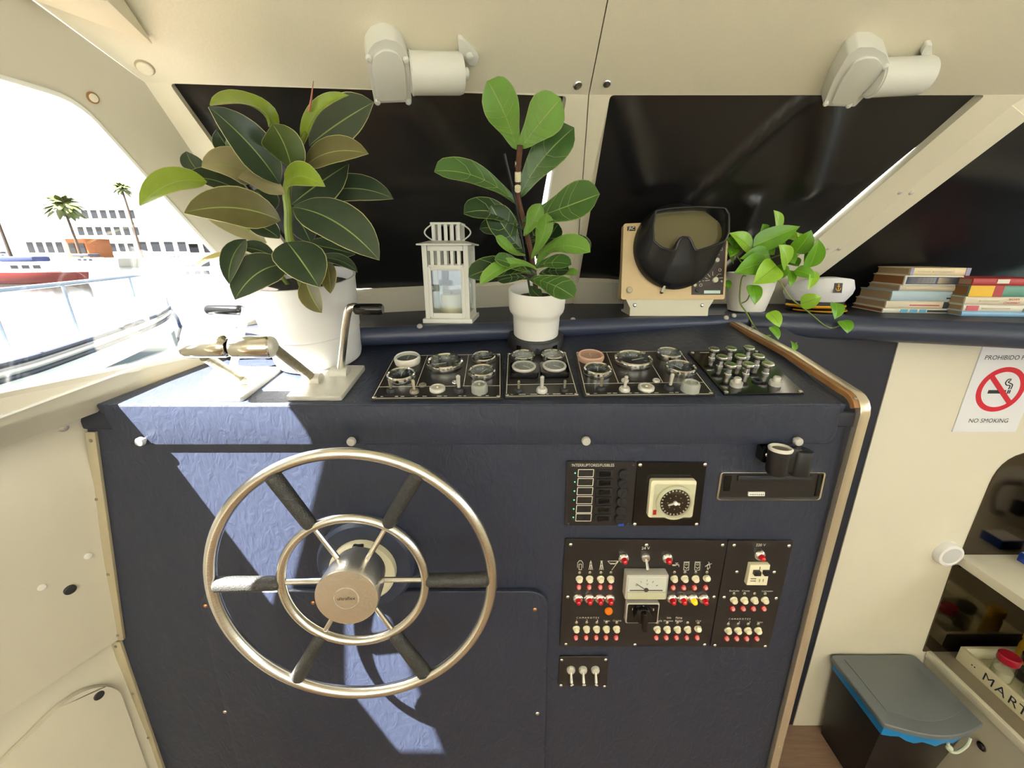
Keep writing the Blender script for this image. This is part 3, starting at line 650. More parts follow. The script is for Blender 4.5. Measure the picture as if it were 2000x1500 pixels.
toggle(1173, 764, g, DASH, .004, 'ink', 'worn', .0085); toggle(1219, 766, g, DASH, .004, 'alu', 'alu', .010); discap(1261, 763, g, DASH, .004, .0148, 'alu'); toggle(1307, 763, g, DASH, .004, 'ink', 'alu', .0105)
discap(1346, 766, g, DASH, .004, .0165, 'clearcap', .018, 'clear_cap'); discap(1220, 748, g, DASH, .004, .007, 'alu', .004); discap(1281, 748, g, DASH, .004, .007, 'alu', .004)
G4 = [(1343, 689), (1478, 686), (1571, 771), (1414, 773)]
g = panel('pull_switch_panel', DASH, G4, 'glossy black panel with nine chrome pull knobs', 'switch panel', m='gloss')
for s in inset(G4, .92): screw(*s, DASH, g, .004, .0042, 'steel')
for q in ((1389, 704), (1422, 703), (1457, 701), (1404, 720), (1440, 719), (1475, 718), (1420, 736), (1455, 735), (1493, 734)):
    def fk(mb): mb.lathe(ID, [(.62, 0), (.62, .25), (.48, .4), (.45, 1.2), (.8, 1.55), (1, 1.7), (1, 1.95), (.9, 2.08), (.3, 2.12)], 20)
    I('pull_knob', 'pullknob', fk, 'steel', g, FR(*q, DASH, .004) @ MX.Diagonal((.0112, .0112, .0118, 1)))
for q in ((1436, 757), (1512, 755)):
    def fc(mb): mb.lathe(ID, [(1, 0), (1, .7), (.6, .75), (.6, 1.4), (.5, 1.55)], 16)
    I('push_cap', 'pushcap', fc, 'alu', g, FR(*q, DASH, .004) @ MX.Diagonal((.011, .011, .011, 1)))
mb = MB(); mb.ringlathe(FR(1477, 748, DASH, .004), [(.009, 0), (.009, .003), (.006, .003), (.006, 0)], 20); B('socket_ring', mb, 'ink', g)
mb = MB(); lineP(mb, DASH, (1366, 692), (1384, 692), .0015, .0044); lineP(mb, DASH, (1380, 727), (1388, 727), .0015, .0044); B('worn_marks', mb, 'print', g)
# ================================================================== FUSE, TIMER, MAIN SWITCHBOARD
def z1(x, y): return (1080 + .28 * x, 880 + .28 * y)
def z2(x, y): return (1080 + .24 * x, 1040 + .24 * y)
fu = panel('fuse_panel', FACE, [z1(95, 68), z1(582, 72), z1(545, 515), z1(80, 515)], 'black six way fuse switch panel with white framed label windows', 'switch panel', .005)
text('INTERRUPTORES/FUSIBLES', FR(*z1(275, 94), FACE, .0056), .0082, 'print', fu, sx=.82)
for i, y in enumerate((148, 210, 273, 335, 397, 455)):
    dx = -3.2 * i
    q = [z1(175 + dx, y - 25), z1(281 + dx, y - 25), z1(276 + dx, y + 25), z1(171 + dx, y + 25)]; mb = MB()
    for a in range(4): lineP(mb, FACE, q[a], q[(a + 1) % 4], .0012, .0055)
    B('label_window', mb, 'print', fu)
    T = FR(*z1(358 + dx, y), FACE, .005); mb = MB(); mb.prism(T, rrect(.031, .0145, .002), 0, .003); rk = B('rocker_switch', mb, 'black', fu, .0006, 1)
    mb = MB(); mb.box(T @ MX.Translation((0, 0, .004)) @ MX.Rotation(.18, 4, 'Y'), .021, .009, .004); B('rocker', mb, 'gloss', rk, .0008, 1)
    T = FR(*z1(487 - 5.5 * i, y + 3), FACE, .005); mb = MB(); mb.lathe(T, [(.0098, 0), (.0098, .006), (.009, .007), (.002, .007)], 20); mb.box(T @ MX.Rotation(.6 * i, 4, 'Z') @ MX.Translation((0, 0, .0072)), .013, .0018, .0012); B('fuse_cap', mb, 'black', fu)
    mb = MB(); mb.sphere(FR(*z1(152 - 2.6 * i, y), FACE, .005), .0016, 8, 6); B('indicator', mb, 'green', fu)
mb = MB(); mb.box(FR(*z1(466, 499), FACE, .0075), .011, .005, .005); B('blue_tag', mb, 'blue', fu, .001)
for q in ((120, 95), (555, 96), (103, 502), (517, 502)): screw(*z1(*q), FACE, fu, .005, .003, 'ink')
ti = panel('timer_panel', FACE, [z1(584, 72), z1(1065, 76), z1(1015, 515), z1(548, 515)], 'glossy black panel with a square ivory timer clock', 'timer', .005, 'gloss')
for q in ((602, 92), (1052, 88), (565, 503), (993, 503)): screw(*z1(*q), FACE, ti, .005, .0036)
T = FR(*z1(808, 308), FACE, .005); mb = MB(); mb.prism(T, rrect(.084, .077, .005), 0, .012); bd = B('timer_body', mb, 'ivory', ti, .002)
Tk = FR(*z1(822, 322), FACE, .017); mb = MB(); mb.ringlathe(Tk, [(.0345, 0), (.0345, .006), (.029, .007), (.027, .003), (.027, 0)], 40); B('setting_ring', mb, 'ivory', bd)
mb = MB(); mb.lathe(Tk, [(.0275, .0005), (.0275, .004), (.002, .0045)], 36); dd = B('clock_dial', mb, 'gloss', bd)
mb = MB()
for i in range(24): mb.box(Tk @ MX.Rotation(2 * PI * i / 24, 4, 'Z') @ MX.Translation((.0245, 0, .0045)), .003, .0022, .0006)
for i in range(8): mb.box(Tk @ MX.Rotation(2 * PI * i / 8, 4, 'Z') @ MX.Translation((.0135, 0, .0047)), .002, .001, .0005)
B('hour_marks', mb, 'print', dd)
mb = MB(); mb.box(Tk @ MX.Rotation(-2.8, 4, 'Z') @ MX.Translation((.007, 0, .006)), .013, .0028, .002); mb.box(Tk @ MX.Rotation(-.3, 4, 'Z') @ MX.Translation((.004, 0, .006)), .009, .004, .002); mb.lathe(Tk, [(.004, .004), (.004, .008), (.001, .009)], 12); B('clock_hand', mb, 'potwhite', dd)
mb = MB(); mb.prism(T, rrect(.076, .070, .004), .0195, .0203); B('clear_cover', mb, 'lens', bd)
mb = MB(); mb.box(FR(*z1(688, 395), FACE, .0175), .006, .010, .001); B('red_mark', mb, 'redlens', bd)
# radio bay
rq = [z1(1160, 143), z1(1890, 143), z1(1850, 335), z1(1130, 335)]
rb = thing('radio_bay', un(*z1(1508, 240), FACE), 'empty black car radio bay with chrome frame', 'radio')
T = FR(*z1(1508, 240), FACE); oq = rpoly(loc2(T, [un(*q, FACE) for q in rq]), .006, 3); iq = rpoly(loc2(T, [un(*q, FACE) for q in inset(rq, .965)]), .005, 3)
mb = MB(); mb.holed(T, [oq, iq], 0, .006); B('frame', mb, 'chrome', rb, .001)
mb = MB(); mb.prism(T, iq, 0, .0022); B('bay_plate', mb, 'blackpanel', rb)
mb = MB(); mb.prism(T, pxpoly(FACE, T, [z1(1285, 168), z1(1798, 168), z1(1790, 208), z1(1278, 208)]), .002, .005); sl_ = B('disc_slot', mb, 'black', rb, .001)
mb = MB(); mb.prism(T, pxpoly(FACE, T, [z1(1300, 176), z1(1788, 176), z1(1786, 190), z1(1298, 190)]), .005, .0056); B('slot_gap', mb, 'ink', sl_)
mb = MB(); mb.prism(T, pxpoly(FACE, T, [z1(1190, 172), z1(1240, 172), z1(1225, 275), z1(1183, 275)]), .002, .004); B('latch', mb, 'gloss', rb)
mb = MB(); mb.prism(T, pxpoly(FACE, T, [z1(1845, 165), z1(1870, 165), z1(1845, 310), z1(1815, 310)]), .002, .004); B('latch', mb, 'gloss', rb)
mb = MB(); mb.prism(T, pxpoly(FACE, T, [z1(1355, 282), z1(1468, 282), z1(1466, 308), z1(1353, 308)]), .002, .005); cn = B('connector', mb, 'potwhite', rb)
mb = MB()
for k in range(8): mb.box(FR(*z1(1365 + 13 * k, 296), FACE, .0053), .0012, .0022, .0006)
B('pins', mb, 'ink', cn)
# twin socket
so_ = thing('power_socket', un(1540, 900, FACE), 'black twin power socket clipped above the radio bay', 'socket')
p = un(1524, 878, (FACE[0] + FACE[1] * .034, FACE[1])); up = (FACE[1].cross(V((1, 0, 0)))).normalized(); up = up if up.z > 0 else -up
Tt = MX((V((1, 0, 0)), V((1, 0, 0)).cross(up) * -1, up)).transposed().to_4x4()
Tt = frame(p, up, V((1, 0, 0)))
mb = MB(); mb.lathe(Tt, [(.015, -.046), (.0175, -.042), (.0185, 0), (.012, 0)], 28); s1_ = B('socket_tube', mb, 'black', so_)
mb = MB(); mb.ringlathe(Tt, [(.0185, -.001), (.0195, .003), (.017, .005), (.0135, .003), (.0135, -.001)], 28); B('chrome_ring', mb, 'ring', s1_)
mb = MB(); mb.lathe(Tt, [(.0132, .0005), (.0132, .0015), (.001, .0015)], 20); B('socket_bore', mb, 'worn', s1_)
T2 = frame(p + V((.037, 0, -.002)), up, V((1, 0, 0)))
mb = MB(); mb.prism(T2, rrect(.032, .032, .010), -.044, .002); s2_ = B('charger_block', mb, 'black', so_, .002)
mb = MB(); mb.box(T2 @ MX.Translation((0, .004, .0025)), .014, .003, .001); mb.box(T2 @ MX.Translation((0, -.005, .0025)), .014, .003, .001); B('charging_port', mb, 'gloss', s2_)
mb = MB(); mb.box(frame(p + V((.019, .004, -.02)), up), .018, .03, .040); B('bridge', mb, 'blackpanel', so_, .002)
mb = MB(); T = FR(1490, 880, FACE); mb.prism(T, rrect(.026, .03, .006), 0, .02); bk = B('bracket', mb, 'gloss', so_, .002); screw(1486, 879, FACE, bk, .02, .0042)
mb = MB(); mb.box(frame(un(1530, 884, FACE, .014), FACE[1]), .06, .026, .028); B('mount', mb, 'gloss', so_, .003)
# main switchboard
mq = [z2(95, 40), z2(1410, 52), z2(1262, 908), z2(52, 908)]; m2 = [z2(1416, 52), z2(1945, 55), z2(1745, 920), z2(1268, 912)]
sw = panel('switchboard', FACE, mq, 'large black switchboard with voltmeter, rotary knob and rows of red lamps', 'switch panel', .006)
s2 = panel('switchboard', FACE, m2, 'black side switchboard with ivory circuit breaker and eight switches', 'switch panel', .006)
for q in ((140, 82), (752, 85), (1367, 86), (117, 505), (1298, 506), (102, 888), (660, 892), (1223, 892)): screw(*z2(*q), FACE, sw, .006, .0036)
for q in ((1460, 88), (1903, 92), (1482, 303), (1784, 305), (1380, 508), (1800, 516), (1306, 897), (1712, 905)): screw(*z2(*q), FACE, s2, .006, .0036)
def rocker(x, y, rx_, ry, parent, flip=False):
    T = FR(*z2(x, y), FACE, .006)
    def f1(mb): mb.lathe(ID, [(1.15, 0), (1.15, .3), (.95, .5), (.9, 1.1), (.7, 1.35), (.2, 1.4)], 18)
    b = I('toggle_boot', 'boot', f1, 'ivory', parent, T @ MX.Rotation(-.45 if flip else .12, 4, 'X') @ MX.Diagonal((.0064, .0064, .0064, 1)))
    def f2(mb): mb.lathe(ID, [(1, 0), (1, .5), (.6, .6), (.6, 1.1)], 8)
    I('lock_nut', 'nut', f2, 'steel', b, FR(*z2(x + 2, y - 50), FACE, .006) @ MX.Diagonal((.0031, .0031, .003, 1)))
    I('indicator_lamp', 'pilot', lambda mb: mb.lathe(ID, [(1, 0), (1, .8), (.8, 1.5), (.3, 1.8)], 14), 'pinklens', parent, FR(*z2(rx_, ry), FACE, .006) @ MX.Diagonal((.0042, .0048, .0042, 1)))
    I('lamp_base', 'pilotring', lambda mb: mb.ringlathe(ID, [(1.25, 0), (1.25, .5), (1, .5), (1, 0)], 14), 'redlens', parent, FR(*z2(rx_, ry + 4), FACE, .006) @ MX.Diagonal((.0042, .0050, .0042, 1)))
for x in (210, 293, 382, 463): rocker(x, 355, x - 4, 418, sw)
for x in (975, 1060, 1147, 1237): rocker(x, 352, x - 10, 422, sw, x == 1237)
for x in (186, 268, 349, 428, 510): rocker(x, 758, x - 4, 826, sw)
for x in (837, 918, 1000, 1082, 1167): rocker(x, 760, x - 8, 826, sw, x == 1167)
for x in (1456, 1540, 1622, 1707): rocker(x, 525, x - 10, 592, s2)
for x in (1410, 1490, 1570, 1652): rocker(x, 770, x - 12, 833, s2)
def pilot(x, y, parent, m='redlens'):
    T = FR(*z2(x, y), FACE, .006)
    b = I('warning_lamp', 'lampbez', lambda mb: mb.lathe(ID, [(1, 0), (1, .35), (.85, .8), (.6, 1), (.2, 1)], 20), 'chrome', parent, T @ MX.Diagonal((.0112, .0112, .0085, 1)))
    I('lens', 'lamplens', lambda mb: mb.lathe(ID, [(1, 0), (1, .8), (.75, 1.5), (.25, 1.8)], 14), m, b, T @ MX.Translation((0, 0, .0075)) @ MX.Diagonal((.0057, .0057, .006, 1)))
for q in ((198, 510), (288, 510), (373, 510), (455, 510), (953, 510), (1040, 510), (1212, 512), (566, 185), (918, 185)): pilot(*q, sw)
pilot(1122, 510, sw, 'orangelit'); pilot(1662, 160, s2)
I('orange_lamp', 'oled', lambda mb: mb.lathe(ID, [(1, 0), (1, .5), (.8, .8), (.2, .9)], 18), 'orange', sw, FR(*z2(447, 617), FACE, .006) @ MX.Diagonal((.0082, .0082, .006, 1)))
t_ = toggle(*z2(742, 180), sw, FACE, .006, 'steel', 'steel', .0095, .75)
# voltmeter
T = FR(*z2(730, 370), FACE, .006); mb = MB(); mb.prism(T, rrect(.082, .057, .003), 0, .020); vm = B('voltmeter', mb, 'alu', sw, .002)
mb = MB(); mb.prism(T, rrect(.074, .049, .001), .020, .0206); B('meter_face', mb, 'potwhite', vm)
mb = MB(); mb.box(T @ MX.Translation((-.001, -.006, .0212)), .064, .0016, .0008); mb.box(T @ MX.Translation((-.011, .002, .0212)) @ MX.Rotation(-.62, 4, 'Z'), .026, .0011, .0008); mb.lathe(T @ MX.Translation((-.001, -.005, .0206)), [(.0045, 0), (.0045, .0012)], 16)
for a in (150, 120, 90, 60, 30): mb.box(T @ MX.Translation((-.001, -.006, .0212)) @ MX.Rotation(math.radians(a), 4, 'Z') @ MX.Translation((.023, 0, 0)), .004, .0006, .0006)
B('meter_needle', mb, 'ink', vm)
mb = MB(); mb.prism(T @ MX.Translation((0, -.0175, 0)), rrect(.074, .016, .001), .0207, .0225); B('meter_foot', mb, 'ivory', vm)
text('V', T @ MX.Translation((0, .008, .021)), .007, 'ink', vm)
mb = MB(); mb.prism(T, rrect(.077, .051, .002), .0228, .0234); B('meter_glass', mb, 'lens', vm)
T = FR(*z2(706, 602), FACE, .006); mb = MB(); mb.prism(T, rrect(.066, .049, .004), 0, .012); kb = B('rotary_switch', mb, 'alu', sw, .0015)
mb = MB(); mb.prism(T, rrect(.061, .044, .003), .012, .0128); B('switch_plate', mb, 'gloss', kb)
mb = MB(); mb.lathe(T, [(.0185, .0125), (.018, .020), (.0165, .022), (.004, .022)], 28); B('knob_skirt', mb, 'gloss', kb)
mb = MB(); mb.box(T @ MX.Rotation(.06, 4, 'Z') @ MX.Translation((0, -.006, .025)), .0085, .044, .013); B('knob_handle', mb, 'gloss', kb, .003, 3)
for s, x, y in (('3', 0, .017), ('1', -.021, .011), ('2', .021, .010)): text(s, T @ MX.Translation((x, y, .0132)), .007, 'print', kb)
# breaker
bq = [z2(1572, 220), z2(1730, 220), z2(1702, 384), z2(1540, 382)]
T = FR(*z2(1635, 302), FACE, .006); mb = MB(); mb.prism(T, loc2(T, [un(*q, FACE) for q in bq]), 0, .010); bk = B('circuit_breaker', mb, 'ivory', s2, .001)
for dx in (-.009, .010): mb = MB(); mb.box(T @ MX.Translation((dx + .003, .008, .013)), .0125, .009, .009); B('breaker_lever', mb, 'black', bk, .001)
mb = MB(); mb.box(T @ MX.Translation((0, .012, .0105)), .0012, .016, .0012); mb.box(T @ MX.Translation((-.009, -.008, .0102)), .011, .002, .0006); mb.box(T @ MX.Translation((-.009, -.013, .0102)), .011, .002, .0006); mb.box(T @ MX.Translation((.004, -.012, .0102)), .0014, .006, .0006); mb.box(T @ MX.Translation((.011, -.012, .0102)), .0014, .006, .0006); B('breaker_print', mb, 'worn', bk)
TX = lambda s, x, y, sz, par, sx=1: text(s, FR(*z2(x, y), FACE, .0064), sz, 'print', par, sx=sx)
TX('24 V', 746, 112, .0085, sw); TX('C A M A R O T E S', 278, 674, .0058, sw)
for s, x in (('1', 188), ('2', 272), ('3', 356)): TX(s, x, 698, .0075, sw)
TX('Salon', 432, 699, .0062, sw); TX('Cocina', 516, 697, .0062, sw); TX('Ancla', 852, 699, .0062, sw); TX('Sala', 935, 674, .0060, sw); TX('Maquinas', 930, 699, .0058, sw, .9); TX('Flying', 1015, 674, .0060, sw); TX('Bridge', 1015, 699, .0060, sw); TX('12 V', 1172, 701, .0065, sw)
TX('220 V', 1676, 86, .0080, s2); TX('Enchufes', 1463, 456, .0056, s2); TX('Cocina', 1556, 456, .0056, s2); TX('Calentador', 1730, 458, .0052, s2); TX('C A M A R O T E S', 1505, 684, .0056, s2); TX('Salon', 1670, 710, .0056, s2)
for s, x in (('1', 1420), ('2', 1503), ('3', 1587)): TX(s, x, 710, .007, s2)
def symbol(strokes, parent):
    mb = MB()
    for st in strokes:
        for a, b in zip(st, st[1:]): lineP(mb, FACE, z2(*a), z2(*b), .0009, .0064)
    B('symbol', mb, 'print', parent)
for cx in (218,): symbol([[(cx - 22, 270), (cx - 22, 230), (cx - 8, 212), (cx + 8, 212), (cx + 22, 230), (cx + 22, 270)], [(cx - 10, 285), (cx - 10, 240), (cx + 10, 240), (cx + 10, 285), (cx - 10, 285)]], sw)
for cx in (303, 390): symbol([[(cx, 212), (cx - 16, 285)], [(cx, 212), (cx + 16, 285)], [(cx - 6, 225), (cx - 4, 285)], [(cx + 6, 225), (cx + 4, 285)], [(cx - 10, 250), (cx + 10, 250)]] + ([[(cx - 10, 215), (cx + 10, 215)]] if cx == 390 else []), sw)
symbol([[(440, 215), (525, 215), (500, 235), (455, 232), (440, 215)], [(460, 240), (500, 238)], [(525, 218), (472, 288)]], sw)
symbol([[(960, 245), (1015, 245), (1015, 262)], [(985, 232), (1010, 232)], [(997, 232), (997, 245)], [(963, 252), (990, 252)]], sw)
for cx in (1077, 1165): symbol([[(cx - 22, 222), (cx + 24, 222)], [(cx - 20, 230), (cx - 24, 288), (cx + 16, 288), (cx + 20, 230), (cx - 20, 230)], [(cx - 14, 245), (cx + 12, 245)], [(cx - 16, 262), (cx, 275), (cx + 12, 262)]], sw)
symbol([[(1252, 222), (1262, 232), (1240, 250), (1252, 288)], [(1235, 255), (1280, 235)], [(1262, 240), (1265, 270), (1240, 280)], [(1232, 252), (1228, 262)]], sw)
tp = panel('toggle_panel', FACE, [z2(52, 995), z2(446, 993), z2(436, 1240), z2(40, 1228)], 'small black panel with three long silver toggles', 'switch panel', .005)
for q in ((68, 1020), (425, 1017), (63, 1225), (415, 1233)): screw(*z2(*q), FACE, tp, .005, .0036)
for x in (143, 240, 340):
    toggle(*z2(x, 1095), tp, FACE, .005, 'alu', 'alu', .0092, 1.0)
    mb = MB(); mb.box(FR(*z2(x + 10, 1222), FACE, .0056) @ MX.Rotation(.6 if x == 143 else (0 if x == 240 else -.6), 4, 'Z'), .007, .0035, .0008); B('white_tag', mb, 'print', tp)
# ================================================================== PLANTS
SHAPES = {
    'ovate': [(0, .0), (.06, .28), (.15, .60), (.3, .9), (.45, 1), (.6, .95), (.75, .78), (.88, .48), (.96, .18), (1, .0)],
    'fig': [(0, .0), (.05, .2), (.15, .36), (.3, .52), (.45, .74), (.6, .94), (.75, 1), (.88, .84), (.96, .48), (1, .0)],
    'heart': [(0, .0), (.04, .5), (.1, .8), (.2, .97), (.33, 1), (.48, .92), (.63, .75), (.78, .48), (.91, .19), (1, .0)]}
def leaf(parent, b, m, t, wd, mats, shape='ovate', face=None, fold=.18, wave=0., veins=0, stem=None, roll=0., seed=0):
    """mats: top, vein, rim, underside"""
    mb = MB(); prof = SHAPES[shape]; C = [-1, -.965, -.5, -.03, .03, .5, .965, 1]; n = len(prof) * 2 - 1; rings = []
    rnd = random.Random(seed)
    for i in range(n):
        s = i / (n - 1); k = s * (len(prof) - 1)
        for j in range(len(prof) - 1):
            if prof[j][0] <= s <= prof[j + 1][0]:
                f = (s - prof[j][0]) / (prof[j + 1][0] - prof[j][0]); wf = prof[j][1] + (prof[j + 1][1] - prof[j][1]) * f
        P = b * (1 - s) ** 2 + m * 2 * s * (1 - s) + t * s * s; Tn = ((m - b) * (1 - s) + (t - m) * s).normalized()
        fc = face.normalized() if face is not None else (-P.normalized() * .8 + V((0, 0, .55))).normalized()
        sd = Tn.cross(fc).normalized(); nr = sd.cross(Tn).normalized()
        if roll: q = MX.Rotation(roll, 3, Tn); sd = q @ sd; nr = q @ nr
        wv = wd * max(wf, .015)
        rings.append([(P + sd * wv * c + nr * (fold * wv * abs(c) ** 1.4 + wave * wd * math.sin(s * 11 + (2 if c > 0 else 0)) * abs(c) ** 2), nr) for c in C])
    nc = len(C); off = len(mb.v)
    for r in rings: mb.v += [tuple(p) for p, _ in r]
    for r in rings: mb.v += [tuple(p - nr * .0009) for p, nr in r]
    N = n * nc
    for i in range(n - 1):
        for j in range(nc - 1):
            a = i * nc + j; mi = 1 if j == 3 else (2 if j in (0, 6) else 0)
            mb.f.append((a, a + 1, a + nc + 1, a + nc)); mb.m.append(mi)
            mb.f.append((N + a, N + a + nc, N + a + nc + 1, N + a + 1)); mb.m.append(1 if j == 3 else 3)
        for j in (0, nc - 1):
            a = i * nc + j; q = (a, a + nc, N + a + nc, N + a); mb.f.append(q if j else tuple(reversed(q))); mb.m.append(2)
    if veins:
        for k in range(veins):
            i0 = int((.12 + .66 * k / veins) * (n - 1)); i1 = min(n - 2, i0 + 3)
            for sgn, jj in ((1, 6), (-1, 1)):
                p0 = (rings[i0][3][0] + rings[i0][4][0]) / 2 + rings[i0][3][1] * .0006; p1 = rings[i1][jj][0] + rings[i1][jj][1] * .0008; pm = (rings[(i0 + i1) // 2][5 if sgn > 0 else 2][0]) + rings[i0][3][1] * .0008
                mb.tube([p0, pm, p1], [.0006, .0005, .0003], 4, mi=1)
    if stem is not None: mb.tube(bez(stem, (stem + b) / 2 + V((0, 0, .004)), b, 4), [.0028, .0026, .0024, .0022, .002], 6, mi=1)
    return B('leaf', mb, list(mats), parent, ang=60)
# --- rubber plant
base = un(626, 699, DASH); TP = frame(base, DASH[1])
rp = thing('rubber_plant', base, 'tall rubber plant with broad dark leaves in a grey white pot', 'potted plant')
mb = MB(); mb.lathe(TP, [(.078, 0), (.084, .004), (.0865, .012), (.0905, .062), (.0905, .066), (.0885, .068), (.0925, .070), (.100, .166), (.102, .174), (.097, .174), (.094, .150), (.02, .148)], 56)
pot = B('pot', mb, 'potgrey', rp); mb = MB(); mb.lathe(TP @ MX.Translation((0, 0, .150)), [(.0935, 0), (.09, .004), (.02, .008)], 30); B('soil', mb, 'soil', rp)
zr = lambda x, y, Y: A(260 + .36 * x, 140 + .36 * y, Y)
sp0 = TP @ V((0, 0, .150)); stemp = [sp0, zr(850, 910, .79), zr(842, 760, .785), zr(832, 640, .78), zr(880, 480, .775), zr(940, 330, .76)]
mb = MB(); mb.tube(smooth(stemp, 5), [.0075] * 6 + [.007] * 6 + [.0065] * 6 + [.004] * 6 + [.003] * 2, 10); B('stem', mb, 'stemg', rp)
mb = MB(); mb.tube(smooth([sp0 + V((-.03, .01, 0)), zr(690, 960, .82), zr(640, 880, .81), zr(600, 810, .80)], 5), .004, 8); B('stem', mb, 'stemg', rp)
mb = MB(); mb.tube([zr(955, 215, .745), zr(966, 150, .735), zr(978, 50, .725)], [.0022, .0016, .0005], 6); B('bud_spike', mb, 'redstem', rp)
DK, MD, OL, YG, BG = ('leafd', 'veinl', 'rim', 'leafo'), ('leafm', 'veinl', 'rim', 'leafo'), ('leafo', 'veinl', 'rim', 'leafo'), ('leafy', 'veinl', 'rim', 'leafy'), ('leafb', 'veinl', 'rim', 'leafb')
cf = V((0, -1, .35))
RL = [  # base, mid, tip (zoom px + depth), half width, mats, fold
    ((790, 300, .80), (640, 110, .75), (416, 180, .68), 66, YG, .25), ((795, 610, .765), (660, 390, .73), (410, 190, .68), 92, DK, .16), ((860, 530, .765), (835, 390, .74), (755, 283, .72), 92, MD, .15),
    ((920, 410, .77), (960, 160, .75), (1170, 128, .71), 36, YG, .5), ((955, 400, .79), (1110, 270, .78), (1305, 165, .765), 112, DK, .1), ((930, 515, .775), (1060, 390, .75), (1275, 445, .71), 66, OL, .2),
    ((842, 640, .765), (850, 500, .735), (1040, 622, .69), 60, YG, .3), ((860, 720, .80), (1020, 590, .80), (1170, 500, .80), 112, DK, .08), ((900, 700, .82), (1180, 570, .815), (1412, 690, .81), 76, DK, .12),
    ((865, 735, .775), (1110, 760, .74), (1335, 1022, .70), 112, DK, .15), ((800, 808, .765), (560, 690, .72), (278, 765, .67), 94, OL, .15), ((400, 600, .72), (210, 545, .68), (35, 725, .64), 74, YG, .25),
    ((640, 690, .79), (470, 560, .76), (283, 575, .71), 58, DK, .2), ((690, 575, .775), (540, 480, .745), (372, 515, .71), 82, BG, .2), ((825, 665, .775), (700, 580, .76), (570, 575, .73), 44, BG, .3),
    ((835, 925, .76), (900, 1000, .715), (1008, 1168, .67), 108, DK, .15), ((845, 1045, .765), (660, 1040, .715), (553, 1235, .67), 88, DK, .2), ((612, 910, .75), (510, 990, .70), (520, 1150, .66), 44, DK, .4),
    ((770, 1010, .78), (680, 950, .765), (575, 955, .74), 44, DK, .25), ((660, 1000, .79), (390, 960, .74), (298, 1135, .68), 16, BG, .7), ((935, 1120, .73), (950, 1210, .705), (1022, 1308, .69), 55, OL, .2),
    ((1050, 1030, .75), (1070, 1110, .725), (1070, 1203, .71), 40, OL, .3), ((930, 930, .82), (1100, 960, .82), (1205, 990, .82), 55, DK, .15), ((1000, 1010, .80), (1130, 1000, .795), (1218, 1088, .785), 32, DK, .3),
    ((795, 905, .80), (710, 830, .80), (610, 815, .80), 55, DK, .15), ((725, 930, .81), (560, 810, .80), (395, 790, .79), 46, BG, .2), ((870, 750, .81), (920, 830, .82), (965, 930, .82), 62, DK, .1),
    ((570, 470, .78), (490, 390, .78), (452, 315, .77), 54, DK, .15), ((360, 545, .80), (310, 500, .80), (288, 432, .80), 44, DK, .1), ((760, 760, .80), (720, 690, .80), (660, 640, .80), 60, DK, .1),
    ((560, 440, .775), (525, 420, .77), (515, 360, .76), 20, MD, .2), ((860, 1010, .80), (800, 1060, .78), (790, 1110, .76), 60, DK, .15)]
for i, (b, m, t, wd, mt, fo) in enumerate(RL):
    bb = zr(*b); k = wd * 1.1 * .36 * bb.length / FPX / math.sqrt(1 + ((260 + .36 * b[0] - 1000) / FPX) ** 2)
    leaf(rp, bb, zr(*m), zr(*t), k, mt, 'ovate', cf if mt is not DK else None, fo, .02, 0, stem=None, seed=i)
# --- fiddle leaf fig on its black ring stand
fb = un(1046, 672, DASH); TQ = frame(fb, DASH[1])
st = thing('ring_stand', fb, 'black slotted ring stand under the fiddle leaf fig pot', 'plant stand')
mb = MB(); mb.ringlathe(TQ, [(.066, 0), (.063, .022), (.060, .026), (.052, .026), (.052, 0)], 48); rg = B('ring', mb, 'black', st)
mb = MB(); mb.lathe(TQ, [(.0535, .016), (.0535, .0235), (.01, .0235)], 32); B('support_disc', mb, 'black', st)
for a, nm in ((-90, 'screw_hole'), (-128, 'slot'), (-52, 'slot')):
    Tn = TQ @ MX.Rotation(math.radians(a), 4, 'Z') @ MX.Translation((.0648, 0, .012)) @ MX.Rotation(PI / 2, 4, 'Y'); mb = MB()
    if nm == 'slot': mb.box(Tn, .011, .011, .002)
    else: mb.lathe(Tn, [(.0045, -.001), (.0045, .0012), (.002, .0014)], 12)
    B(nm, mb, 'ink' if nm == 'screw_hole' else 'gloss', rg)
fg = thing('fiddle_leaf_fig', fb + DASH[1] * .024, 'fiddle leaf fig with veined leaves in a stepped white pot', 'potted plant')
TQ2 = frame(fb + DASH[1] * .0240, DASH[1])
mb = MB(); mb.lathe(TQ2, [(.047, 0), (.0505, .003), (.052, .044), (.0535, .050), (.0595, .058), (.0612, .064), (.0625, .104), (.0612, .106), (.057, .105), (.055, .08), (.01, .078)], 48); B('pot', mb, 'potwhite', fg)
mb = MB(); mb.lathe(TQ2 @ MX.Translation((0, 0, .080)), [(.0548, 0), (.05, .003), (.01, .006)], 26); B('soil', mb, 'soil', fg)
zf = lambda x, y, Y: A(780 + .3732 * x, 140 + .3732 * y, Y)
f0 = TQ2 @ V((0, 0, .08)); fst = [f0, zf(695, 980, .895), zf(655, 800, .88), zf(622, 660, .87), zf(622, 500, .855), zf(632, 385, .84)]
mb = MB(); mb.tube(smooth(fst, 5), .0055, 8); B('stem', mb, 'stemb', fg)
mb = MB()
for a, b in ((470, 500), (525, 575), (600, 625)): mb.tube([zf(622 - (a - 470) * .02, a, .852), zf(622 - (b - 470) * .02, b, .858)], .0059, 8)
B('bark_patch', mb, 'ivory', fg)
mb = MB(); mb.tube([f0 + V((-.012, -.01, 0)), zf(610, 690, .87), zf(550, 430, .845)], .0028, 6); B('support_stake', mb, 'black', fg)
